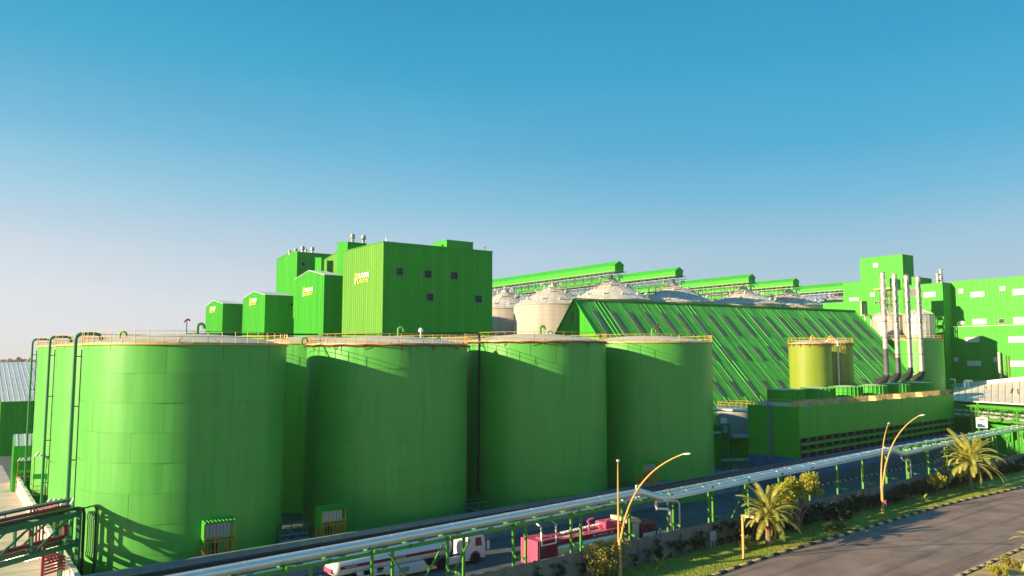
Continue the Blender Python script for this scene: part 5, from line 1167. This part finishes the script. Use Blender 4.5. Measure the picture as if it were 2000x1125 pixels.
for x in (2.2, 3.6, 5.0, x4 - 5.2, x4 - 1.35): add_wheel(tp, x, .12); add_wheel(tp, x, 2.4, side=1)
# parked objects in the yard
q = P(1988, 884, .4); t = thing('fire_cart', 'small rusty red and cream machine standing behind the wall at the right edge', 'machine', (q[0], q[1], 0), RZW)
MB().cham(-1.9, 2.2, -1.0, 1.0, .5, 1.7, .1).build('body', M['cream'], t); MB().bb(-2.0, 2.3, -1.1, 1.1, 1.7, 1.95).build('deck', M['red'], t); MB().lathe([(.5, 1.95), (.5, 2.7), (.2, 3.0), (.2, 3.4)], 14, (.7, 0, 0)).build('tank_top', M['stack'], t, True); MB().bb(-1.6, -1.2, -.8, .8, 0, .5).bb(1.4, 1.8, -.8, .8, 0, .5).build('wheel_base', M['black'], t)
# ------------------------------------------------------------------ street lamps and small street furniture
def bez(p0, p1, p2, n=12): return [tuple((1 - t) ** 2 * p0[i] + 2 * t * (1 - t) * p1[i] + t * t * p2[i] for i in range(3)) for t in [k / n for k in range(n + 1)]]
def lamp(label, s, o, head1, head2, az1, az2, base_h=3.6):
    x, y, _ = W(s, o); t = thing('street_lamp', label, 'street lamp', (x, y, .1), 0, 'double curved street lamps on the grass strip')
    MB().lathe([(.2, 0), (.16, base_h)], 14).lathe([(.26, 0), (.26, .12)], 14).build('pole', M['lamp'], t, True)
    b = MB()
    for k in range(6): b.bb(-.02, .02, -.19, -.165, .4 + k * .5, .55 + k * .5)
    b.build('cable_tie', M['white'], t)
    for (px, py), az, off_ in ((head1, az1, -.09), (head2, az2, .09)):
        d = (sin(az), cos(az)); L = solve_t((x, y), d, rr(px, py)); Yh = y + d[1] * L; rdir = ray(px, py); zh = CAM_H + rdir[2] / rdir[1] * Yh - .1
        p0 = (off_, 0, base_h - .4); p2 = (d[0] * L, d[1] * L, zh); k_ = .30 if L > 5 else .1
        p1 = (d[0] * L * .15 + off_, d[1] * L * .15, base_h + (zh - base_h) * .72)
        pts = bez(p0, p1, p2, 18); MB().tube(pts, [.115 - .055 * i / 18 for i in range(19)], 10).build('arm', M['lamp'], t, True)
        e = mathutils.Vector(pts[-1]) - mathutils.Vector(pts[-2]); e.normalize(); hd = MB(); u = (e[0], e[1], e[2] * .6)
        a0 = p2; a1 = tuple(p2[i] + u[i] * .85 for i in range(3)); hd.tube([a0, tuple(p2[i] + u[i] * .2 for i in range(3)), tuple(p2[i] + u[i] * .65 for i in range(3)), a1], [.07, .16, .17, .06], 10)
        hd.v = [(vx, vy, p2[2] + (vz - p2[2]) * .55 + .0) for vx, vy, vz in hd.v]; hd.build('lamp_head', M['whitewin'], t, True)
    return t
AZR = pi / 2 - RZW + pi / 2          # towards the road
lamp('nearer double street lamp, its long arm curving in front of the fourth tank', 5.7, -1.8, (1207, 902), (1334, 887), radians(10), AZR - .12)
l2 = lamp('farther double street lamp in front of the cooling tower', 55.4, -3.4, (1735, 828), (1795, 812), radians(37), AZR - .12)
MB().cham(.12, .5, -.15, .15, 1.0, 1.7, .05).build('service_box', M['red'], l2)
x, y, _ = W(20.5, -5.4); t = thing('garden_lamp', 'short ochre T-shaped lamp post on the grass near the first palm', 'lamp post', (x, y, .1), RZW - pi / 2 + .25)
MB().bb(-.1, .1, -.1, .1, 0, 4.5).build('pole', M['lamp'], t); MB().bb(-.12, 1.25, -.1, .1, 4.3, 4.5).build('arm', M['lamp'], t); MB().bb(.3, 1.2, -.08, .08, 4.24, 4.3).build('light_panel', M['white'], t); MB().bb(-.16, .16, -.16, .16, 2.3, 2.42).build('collar', M['lamp'], t)
x, y, _ = W(22.0, -.35); t = thing('meter_box', 'small pale box on a stand against the concrete wall among the climbers', 'box', (x, y, .1), RZW)
MB().cham(-.55, .45, -.3, 0, .75, 1.75, .03).bb(-.4, -.3, -.2, -.1, 0, .75).bb(.2, .3, -.2, -.1, 0, .75).build('cabinet', M['greybox'], t)
# ------------------------------------------------------------------ plants
def frond_mesh(L, droop, lift, rnd, wl=.42):
    b = MB(); n = 22; pts = []; x = z = 0.0; a = lift
    for i in range(n + 1):
        pts.append((x, 0, z)); x += L / n * cos(a); z += L / n * sin(a); a -= droop / n * (0.4 + 1.3 * i / n)
    b.tube(pts, [.045 * (1 - i / n) + .008 for i in range(n + 1)], 4)
    for i in range(2, n):
        for sub in (0, .25, .5, .75):
            for sd in (-1, 1):
                f = (i + sub) / n; p = [pts[i][k] + (pts[i + 1][k] - pts[i][k]) * sub for k in range(3)]
                ll = wl * (sin(pi * min(1, f * .92 + .08)) ** .6) * rnd.uniform(.85, 1.1) + .05; aa = atan2(pts[i + 1][2] - pts[i][2], hypot(pts[i + 1][0] - pts[i][0], 0))
                fx, fz = cos(aa), sin(aa); nx, nz = -sin(aa), cos(aa); fw = rnd.uniform(.45, .75); upk = rnd.uniform(.1, .55); w = .036
                tip = (p[0] + ll * (fx * fw + nx * upk * .4), sd * ll * .8, p[2] + ll * (fz * fw + nz * upk * .4) - ll * .22)
                b.add([(p[0] - fx * w, 0, p[2] - fz * w), (p[0] + fx * w, 0, p[2] + fz * w), tip], [(0, 1, 2)])
    return b.mesh('frond', M['palmleaf'])
rp = random.Random(3)
FM = [frond_mesh(3.5, d, l, rp) for d, l in ((.9, 1.35), (1.35, 1.15), (1.7, .95), (1.9, .7), (1.8, .4), (1.3, .0))]
FDEAD = [m_.copy() for m_ in (FM[4], FM[5])]
for m_ in FDEAD: m_.name = 'frond'; m_.materials.clear(); m_.materials.append(M['leafdry'])
def palm(label, s, o, hz, R, nf=46, pos=None, fruit=False):
    x, y = pos if pos else W(s, o)[:2]; t = thing('palm_tree', label, 'palm tree', (x, y, .1), rp.uniform(0, 6), 'date palms beside the road'); sc = R / 3.5 * 1.02
    b = MB(); pr = []; z = 0; k = 0
    while z < hz: pr += [(.27 - .03 * z / hz + (.07 if k % 2 else 0), z)]; z += .09; k += 1
    pr += [(.34, hz), (.42, hz + .25), (.2, hz + .6)]
    b.lathe([(.36, 0)] + pr[1:], 14).build('trunk', M['palmbark'], t)
    b = MB()
    for k in range(60):
        a = k * 2.4; z = hz - 1.3 + k * .028; b.bar((.24 * cos(a), .24 * sin(a), z), (.42 * cos(a), .42 * sin(a), z + .22), .07)
    b.build('leaf_base', M['palmbark'], t)
    for k in range(nf):
        f = k / nf; i = min(5, int(f * 6)); a = k * 2.39996 + rp.uniform(-.2, .2); o_ = inst('frond', FM[i], t, (.1 * cos(a), .1 * sin(a), hz + .45 - .45 * f)); o_.rotation_euler = (rp.uniform(-.3, .3), rp.uniform(-.1, .12), a); q = sc * rp.uniform(.72, 1.14); o_.scale = (q, q, q)
    for k in range(6): a = rp.uniform(0, 6.28); o_ = inst('frond', FDEAD[k % 2], t, (.2 * cos(a), .2 * sin(a), hz + .05)); o_.rotation_euler = (rp.uniform(-.4, .4), .75, a); q = sc * rp.uniform(.55, .75); o_.scale = (q, q, q)
    if fruit:
        for a in (2.0, 3.1, 4.3):
            b = MB()
            for _ in range(40): c0 = (.7 * cos(a) + rp.gauss(0, .14), .7 * sin(a) + rp.gauss(0, .14), hz - .1 - rp.random() * .7); b.lathe([(.01, -.05), (.05, 0), (.01, .05)], 5, c0)
            b.build('fruit_cluster', M['lamp'], t)
    return t
palm('nearer date palm in front of the leafy tree, left of the two', 27.3, -4.0, 3.0, 3.9, 62)
palm('larger date palm at the right, before the low hall, fruit under its crown', 84.1, -3.7, 4.1, 5.3, 68, fruit=True)
q = P(2062, 1085, 2.0); palm('palm whose frond tips poke in at the lower right corner', 0, 0, 1.6, 4.0, 40, pos=(q[0], q[1]))
def leaf_clump(name, m, blobs, n, ls, rnd, flat=.0):
    b = MB(); vs, fs = b.v, b.f; tot = sum(r ** 2 for *_, r in blobs)
    for bx_, by, bz, r in blobs:
        for _ in range(int(n * r * r / tot)):
            a = rnd.uniform(0, 2 * pi); c = rnd.uniform(-.85, 1); k = sqrt(1 - c * c); rr_ = r * (rnd.random() ** .33) * rnd.uniform(.8, 1.12)
            x, y, z = bx_ + rr_ * k * cos(a), by + rr_ * k * sin(a), bz + rr_ * c * .85
            u = mathutils.Vector((rnd.gauss(0, 1), rnd.gauss(0, 1), rnd.gauss(0, .6))).normalized(); v = mathutils.Vector((rnd.gauss(0, 1), rnd.gauss(0, 1), rnd.gauss(0, .6))); v = (v - u * v.dot(u)).normalized()
            l_ = ls * rnd.uniform(.6, 1.3); w_ = l_ * .45; i = len(vs); p = mathutils.Vector((x, y, z))
            vs += [tuple(p), tuple(p + u * l_ * .5 + v * w_), tuple(p + u * l_), tuple(p + u * l_ * .5 - v * w_)]; fs.append((i, i + 1, i + 2, i + 3))
    return b.mesh(name, M[m])
def branches(tops, base=(0, 0, 0), r=.09, split=.35):
    b = MB()
    for tx, ty, tz in tops:
        mid = (base[0] + (tx - base[0]) * .25, base[1] + (ty - base[1]) * .25, base[2] + (tz - base[2]) * split)
        b.tube([base, mid, ((mid[0] + tx) / 2 + .1, (mid[1] + ty) / 2, (mid[2] + tz) / 2), (tx, ty, tz)], [r, r * .75, r * .5, r * .2], 7)
    return b
rl = random.Random(11)
# leafy tree behind the nearer palm: two stems, a spreading yellow-green crown
x, y, _ = W(36.4, -2.2); t = thing('leafy_tree', 'spreading yellow-green tree standing between the nearer palm and the wall', 'tree', (x, y, .1), RZW)
bl = []
for k in range(42): a = rl.uniform(-5.0, 4.4); bl.append((a, rl.uniform(-1.3, 1.3), 5.2 + rl.uniform(-.9, .9) - abs(a) * .14 + (.5 if a > 0 else 0), rl.uniform(.55, .95)))
leaf_clump('crown', 'leafy', bl, 12000, .22, rl).materials[0]
inst('crown', leaf_clump('crown', 'leafy', bl, 12000, .22, rl), t)
branches([(q[0], q[1], q[2] - .2) for q in bl[::2]], (0, 0, 0), .14, .5).tube([(.0, 0, 0), (.05, .1, 2.2)], [.17, .13], 8).build('trunk', M['bark'], t, True)
x, y, _ = W(33.4, -1.6); t = thing('leafy_tree', 'darker bushy tree low behind the nearer palm', 'tree', (x, y, .1), RZW)
bl = [(rl.uniform(-.9, 2.2), rl.uniform(-.7, .7), rl.uniform(1.7, 3.6), rl.uniform(.4, .7)) for _ in range(16)]
inst('crown', leaf_clump('crown', 'leafdark', bl, 3600, .2, rl), t); branches([q[:3] for q in bl[::2]], (0, 0, 0), .12, .5).build('trunk', M['bark'], t, True)
def bush(name, label, s, o, w, h, m, n, ls, z0=.3, group=None, nb_=14, cat='bush'):
    x, y, _ = W(s, o); t = thing(name, label, cat, (x, y, .1), RZW, group)
    bl = [(rl.gauss(0, w * .22), rl.gauss(0, w * .16), z0 + rl.random() * (h - z0) * .8, w * rl.uniform(.13, .22)) for _ in range(nb_)]
    inst('foliage', leaf_clump('foliage', m, bl, n, ls, rl), t); branches([q[:3] for q in bl], (0, 0, 0), .05, .4).build('stem', M['bark'], t); return t
bush('round_bush', 'large olive bush at the foot of the nearer street lamp', 5.0, -1.0, 4.6, 3.4, 'leafdry', 6500, .17, nb_=26)
bush('round_bush', 'small round brownish bush behind the short lamp post', 24.5, -3.0, 2.1, 1.5, 'leafdry', 1800, .13)
bush('young_tree', 'small bright yellow-green sapling on the grass between lamp and far palm', 75.9, -1.9, 3.6, 3.4, 'leafy', 1500, .24, z0=1.3, cat='tree')
bush('low_bush', 'low brown-green bush on the grass right of the leafy tree', 39.5, -5.0, 2.4, 1.2, 'leafdark', 1200, .15)
bush('low_bush', 'dark bushy shrub on the grass left of the farther street lamp', 46.0, -3.2, 2.8, 2.0, 'leafdark', 1500, .17)
bush('low_bush', 'small green bush at the very bottom right, across the road', f0[0] + 2.2, f0[1] - 2.2, 2.0, 1.0, 'leafy', 1400, .12)
bush('low_bush', 'dry bush at the lower right corner beneath the palm tips', f0[0] + 6.5, f0[1] - 2.0, 2.4, 1.0, 'leafdry', 1400, .13)
def young(label, s, o, n=9, L=.45):
    x, y, _ = W(s, o); t = thing('young_palm', label, 'palm', (x, y, .1))
    for k in range(n): o_ = inst('frond', FM[k % 4], t, (0, 0, .1)); o_.rotation_euler = (0, 0, k * 2.4); o_.scale = (L, L, L)
young('tiny young palm on the grass in front of the wall near the nearer lamp', 10.9, -2.4, 9, .5); young('small pale spiky palm on the grass below the sapling', 66.1, -4.0, 12, .45); young('second tiny palm tuft beside the small spiky palm', 68.5, -3.0, 8, .3)
# shrubs along the wall
SV_ = []
for k in range(5):
    bl = [(rl.uniform(-1.1, 1.1), rl.uniform(-.35, .45), rl.uniform(.3, 1.9), rl.uniform(.3, .55)) for _ in range(12)]
    SV_.append((leaf_clump('foliage', 'leafdark', bl, 1500, .17, rl), branches([q[:3] for q in bl[::2]], (0, 0, 0), .05).mesh('stem', M['bark'])))
s = 28.5
while s < 132:
    x, y, _ = W(s, -1.15 + rl.uniform(-.25, .2)); t = thing('wall_shrub', 'dark green shrub in the long row along the grey boundary wall', 'shrub', (x, y, .1), RZW + rl.choice((0, pi)), 'dark shrubs along the boundary wall')
    k = rl.randrange(5); a = inst('foliage', SV_[k][0], t); b = inst('stem', SV_[k][1], t); z = rl.uniform(.75, 1.25); t.scale = (rl.uniform(.9, 1.2), 1, z); s += rl.uniform(1.7, 2.6)
CL = []
for k in range(4):
    bl = [(rl.uniform(-.7, .7) * (.3 + zz), 0, zz * 1.9 + .2, rl.uniform(.18, .32)) for zz in [rl.random() for _ in range(9)]]
    CL.append((leaf_clump('foliage', 'leafdark', bl, 420, .17, rl), branches([q[:3] for q in bl], (0, 0, 0), .035).mesh('stem', M['bark'])))
for s in (-9, -6.5, -3.5, -1, 2.0, 9.2, 11.3, 13.2, 14.8, 16.5, 17.9, 19.2, 20.4, 23.5, 25.2, 26.8):
    x, y, _ = W(s, -.5); t = thing('wall_climber', 'thin dark climbing plant growing up the bare part of the concrete wall', 'plant', (x, y, .05), RZW + rl.choice((0, pi)), 'climbers on the concrete wall')
    k = rl.randrange(4); inst('foliage', CL[k][0], t); inst('stem', CL[k][1], t); q = rl.uniform(.6, 1.15); t.scale = (q, q, q)
# ------------------------------------------------------------------ left side: hall, sheds, white wall, near rack
def prof_bld(name, label, corner, Y, prof, La, mR, mRoof, pw=1.0, z0=0.0, mL='clad'):
    g = Bld(); O = at_y(*corner, Y); g.O = O; g.prof = prof; g.La = La; g.Lb = prof[-1][0]
    t = thing(name, label, 'building', (O[0], O[1], 0), RZA); g.t = t; n = len(prof); poly = [(max(.06, min(g.Lb, y)), z - .05) for y, z in prof]
    vs = [(.06, y, z) for y, z in poly] + [(.06, g.Lb, z0), (.06, .06, z0)]; vs += [(La, y, z) for _, y, z in vs]; m_ = n + 2
    MB().add(vs, [tuple(range(m_)), tuple(range(2 * m_ - 1, m_ - 1, -1))] + [(i, m_ + i, m_ + (i + 1) % m_, (i + 1) % m_) for i in range(m_)]).build('wall', M[mR], t)
    panels(t, 'L', g.Lb, prof, z0, pw, mL); panels(t, 'R', La, [(0, prof[0][1]), (La, prof[0][1])], z0, pw, mR)
    for (ya, za), (yb, zb) in zip(prof, prof[1:]):
        k = max(1, int(La / 1.0)); w = La / k; sec = [(0, 0), (.36, 0), (.42, .035), (.5, .035), (.56, 0), (1, 0)]; y0 = ya - (.3 if ya == 0 else 0); vs = []
        for f, h in sec: vs += [(f * w, y0, za + h + .04), (f * w, yb, zb + h + .04)]
        me = MB().add(vs, [(2 * i, 2 * i + 2, 2 * i + 3, 2 * i + 1) for i in range(len(sec) - 1)]).mesh('roof_sheet', M[mRoof])
        for i in range(k): inst('roof_sheet', me, t, (i * w, 0, 0))
    return g
ze = at_y(2, 785, 165)[2]; prof_bld('white_roofed_hall', 'big hall with pale ribbed roof and dark green wall at the far left edge', (2, 785), 165, [(0, ze), (44, 19.55), (88, ze)], 34, 'clad', 'whiteroof')
ze = at_y(27, 872, 122)[2]; za = at_y(19, 849, 124)[2]; prof_bld('small_shed', 'small green lean shed with ribbed pale roof beside the leftmost tank edge', (27, 872), 122, [(0, ze), (2.6, za), (3.2, za - .5)], 6.5, 'clad', 'whiteroof')
w0 = P(22, 930, 1.0); w1 = P(130, 1125, 1.0); dL = hypot(w1[0] - w0[0], w1[1] - w0[1]); rzw = atan2(w1[1] - w0[1], w1[0] - w0[0])
t = thing('white_wall', 'white rendered perimeter wall running down the left side of the tanks', 'wall', (w0[0], w0[1], 0), rzw)
me = MB().bb(.01, 3.98, 0, .3, 0, 2.2).bb(0, 4, -.06, .36, 2.2, 2.3).mesh('wall_panel', M['whitewall']); me2 = MB().bb(-.15, .15, -.1, .4, 0, 2.4).mesh('wall_pier', M['whitewall'])
for i in range(int(dL / 4) + 4): inst('wall_panel', me, t, (i * 4, 0, 0)); inst('wall_pier', me2, t, (i * 4, 0, 0))
dr = ((w1[0] - w0[0]) / dL, (w1[1] - w0[1]) / dL); nr = (dr[1], -dr[0])
wp = lambda d, o: (w0[0] + dr[0] * d + nr[0] * o, w0[1] + dr[1] * d + nr[1] * o)
sheet('pale_apron', [wp(-25, 0), wp(dL + 40, 0), wp(dL + 40, 40), wp(-25, 40)], 0.008, M['pale'])
b = MB()
for d in range(-4, 20): p = wp(d * 5, .1); q = wp(d * 5, 39); b.bar((p[0], p[1], .010), (q[0], q[1], .010), .12, .006)  # dark stripes on the apron: the rack's shadow put in as colour
props(b.build('apron_shadow_stripe', M['yard']), kind='structure')
def cage2(label, px, pyb, pyt, zb, wpx, m='orange', roof='clad'):
    p = P(px, pyb, zb); d = hypot(p[0], p[1]); w = wpx / 1500 * d; h = (pyb - pyt) / 1500 * d
    t = thing('pump_cage', label, 'cage', (p[0], p[1], 0), 0.35); b = MB()
    for x in (0, w):
        for y in (0, 2): b.bar((x, y, zb - 1.2), (x, y, zb + h), .12)
    for k in range(1, 6): b.bar((w * k / 6, 0, zb), (w * k / 6, 0, zb + 1.3), .06)
    for z in (zb, zb + .65, zb + 1.3): b.bar((0, 0, z), (w, 0, z), .08); b.bar((w, 0, z), (w, 2, z), .08)
    b.build('cage_frame', M[m], t); MB().bb(-.1, w + .1, -.1, 2.1, zb - .15, zb).build('platform_floor', M['soot2'], t)
    MB().bb(-.1, w + .1, 1.9, 2.0, zb + 1.2, zb + h).build('back_sheet', M[roof], t)
    nn = 6; me = MB().add([(0, -.3, 0), (.5, -.3, .1), (1, -.3, 0), (0, 2.2, .5), (.5, 2.2, .6), (1, 2.2, .5)], [(0, 1, 4, 3), (1, 2, 5, 4)]).mesh('roof_sheet', M['whiteroof'])
    for k in range(nn): inst('roof_sheet', me, t, (-.1 + k * (w + .2) / nn, 0, zb + h)).scale = ((w + .2) / nn, 1, 1)
    MB().tube([(w * .3, 1, zb), (w * .3, 1, zb + .9), (w * .7, 1, zb + 1.0)], .18, 8).bb(w * .55, w * .85, .6, 1.2, zb, zb + .7).build('pump', M['black'], t)
    MB().bb(-.1, w * .9, -.15, -.05, zb + h * .42, zb + h * .55).build('front_beam', M['clad'], t)
cage2('ochre pump cage with ribbed pale canopy beside the second tank edge', 64, 968, 905, 1.8, 33)
cage2('small ochre pump cage under the little green shed at the left', 33, 940, 908, 1.8, 24)
cage2('ochre pump cage behind the near pipe rack at the left', 84, 1040, 1000, 1.6, 40)
# near rack at the lower left, its column close to the first tank
c0 = P(155, 1000, 6.9); dr2 = (-.292, -.956); pv = (.956, -.292)
cq = lambda d, o, z: (c0[0] + dr2[0] * d + pv[0] * o, c0[1] + dr2[1] * d + pv[1] * o, z)
t = thing('corner_rack', 'dark green truss rack with column at the lower left, beside the nearest tank', 'pipe rack', cq(0, 0, 0))
for o in (0, -1.9):
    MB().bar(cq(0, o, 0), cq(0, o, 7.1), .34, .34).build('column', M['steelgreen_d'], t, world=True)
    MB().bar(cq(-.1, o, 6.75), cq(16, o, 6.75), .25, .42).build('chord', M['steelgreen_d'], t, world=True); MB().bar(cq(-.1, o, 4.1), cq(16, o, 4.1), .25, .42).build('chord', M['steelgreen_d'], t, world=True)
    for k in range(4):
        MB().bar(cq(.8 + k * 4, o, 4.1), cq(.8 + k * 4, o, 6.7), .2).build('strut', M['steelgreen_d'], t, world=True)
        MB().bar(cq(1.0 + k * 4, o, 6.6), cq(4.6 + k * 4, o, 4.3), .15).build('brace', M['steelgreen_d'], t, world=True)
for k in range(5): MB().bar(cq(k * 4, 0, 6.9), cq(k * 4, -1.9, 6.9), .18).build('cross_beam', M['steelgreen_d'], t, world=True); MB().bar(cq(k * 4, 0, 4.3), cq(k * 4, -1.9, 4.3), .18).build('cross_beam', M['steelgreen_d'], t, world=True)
def cpipe(label, name, pts, r, m, group=None):
    t = thing(name, label, 'pipe', pts[0], 0, group); MB().tube(pts, r, 10).build('pipe_run', M[m], t, True, world=True); return t
cpipe('black pipe on the near side of the lower left rack, bending down at its column', 'rack_pipe', [cq(16, -.2, 7.25), cq(.0, -.2, 7.25), cq(-.6, -.2, 7.1), cq(-.75, -.2, 6.6), cq(-.75, -.2, .3)], .14, 'black')
cpipe('black pipe second from the near side on the lower left rack', 'rack_pipe', [cq(16, -.55, 7.25), cq(-.0, -.55, 7.25), cq(-.5, -.55, 7.05), cq(-.6, -.55, 6.6), cq(-.6, -.55, .3)], .12, 'black')
cpipe('thin black pipe forming the outermost loop by the nearest tank', 'rack_pipe', [cq(.5, .1, 7.15), cq(-1.5, .1, 7.2), cq(-1.75, .1, 7.0), cq(-1.8, .1, 6.6), cq(-1.8, .1, .6), cq(-4.5, .1, .4), cq(-6.5, -.5, .4)], .07, 'black')
cpipe('maroon pipe on top of the lower left rack', 'rack_pipe', [cq(16, -1.0, 7.45), cq(0.2, -1.0, 7.45)], .16, 'maroon')
cpipe('lower maroon pipe running inside the truss of the lower left rack', 'rack_pipe', [cq(16, -.9, 4.75), cq(1.0, -.9, 4.75), cq(.6, -.9, 4.9), cq(.6, -.9, 5.9)], .2, 'maroon')
cpipe('second maroon pipe inside the truss, on its far side', 'rack_pipe', [cq(16, -1.5, 4.7), cq(.2, -1.5, 4.7)], .16, 'maroon')
t = thing('cable_tray', 'flat dark cable tray along the top of the lower left rack', 'cable tray', cq(0, -1.6, 7.7)); b = MB()
b.add([cq(-.2, -1.3, 7.75), cq(16, -1.3, 7.75), cq(16, -2.1, 7.75), cq(-.2, -2.1, 7.75), cq(-.2, -1.3, 7.95), cq(16, -1.3, 7.95), cq(16, -2.1, 7.95), cq(-.2, -2.1, 7.95)], [(0, 1, 2, 3), (7, 6, 5, 4), (0, 4, 5, 1), (1, 5, 6, 2), (2, 6, 7, 3), (3, 7, 4, 0)]); b.build('tray', M['soot2'], t, world=True)
for k in range(6): MB().bar(cq(k * 3, -1.7, 6.9), cq(k * 3, -1.7, 7.8), .1).build('tray_support', M['greybox'], t, world=True)
for k in range(5): cpipe('maroon pipe, one of the parallel five behind the lower left rack', 'yard_pipe', [cq(.2 + k * .35, -2.2, 7.4 - .05 * k), cq(.2 + k * .35, -3.6, 7.4), cq(.2 + k * .35, -3.9, 7.1), cq(.2 + k * .35, -3.9, 3.4), cq(.2 + k * .35, -1.6, 3.0), cq(.2 + k * .35, -1.3, 2.6)], .09, 'maroon', 'parallel maroon pipes behind the lower left rack')
for k in range(6): cpipe('pale pipe, one of the parallel set running back beside the white wall', 'yard_pipe', [cq(.8 + k * .33, -2.8, 2.9), cq(.8 + k * .33, -12, 2.6)], .09, 'silver', 'parallel pale pipes beside the white wall')
t = thing('pipe_manifold', 'maroon manifold of short stacked pipes low behind the lower left rack', 'pipes', cq(1, -1, 0)); b = MB()
for k in range(5): b.tube([cq(2.6, -1.1, 1.9 + k * .28), cq(.5, -1.1, 1.9 + k * .28), cq(.3, -1.1, 1.8 + k * .28)], .1, 8)
b.tube([cq(2.6, -1.1, 1.6), cq(2.6, -1.1, 4.6)], .14, 8); b.build('pipe_run', M['maroon'], t, True, world=True)
# ------------------------------------------------------------------ far country and air
fw = MB(); rf_ = random.Random(5)
for _ in range(700):
    X = rf_.uniform(-1500, -350); Y = rf_.uniform(880, 1000); h = rf_.uniform(8, 19); r = h * .55
    for k in range(14):
        a = rf_.uniform(0, 6.28); x = X + rf_.gauss(0, r * .6); y = Y + rf_.gauss(0, r * .4); z = rf_.uniform(.1, 1) * h; q = rf_.uniform(1.5, 3.6)
        fw.add([(x - q, y, z - q * .7), (x + q, y + rf_.uniform(-1, 1), z - q * .6), (x + q * .5, y, z + q * .7), (x - q * .6, y, z + q * .6)], [(0, 1, 2, 3)])
props(fw.build('far_wood', M['farleaf']), 'hazy line of distant trees on the horizon at the left', kind='stuff')
hz = bpy.data.materials.new('air'); hz.use_nodes = True; hn = hz.node_tree; 
for n_ in list(hn.nodes):
    if n_.type == 'BSDF_PRINCIPLED': hn.nodes.remove(n_)
pv_ = hn.nodes.new('ShaderNodeVolumePrincipled'); pv_.inputs['Color'].default_value = (.86, .86, .9, 1); pv_.inputs['Density'].default_value = HAZE = 0.00008
hn.links.new(pv_.outputs[0], [n_ for n_ in hn.nodes if n_.type == 'OUTPUT_MATERIAL'][0].inputs['Volume'])
b = MB().bb(-4100, 4100, -320, 6100, -1, 70); o = b.build('haze', hz); props(o, 'thin pale haze over the whole plant and country', kind='stuff')
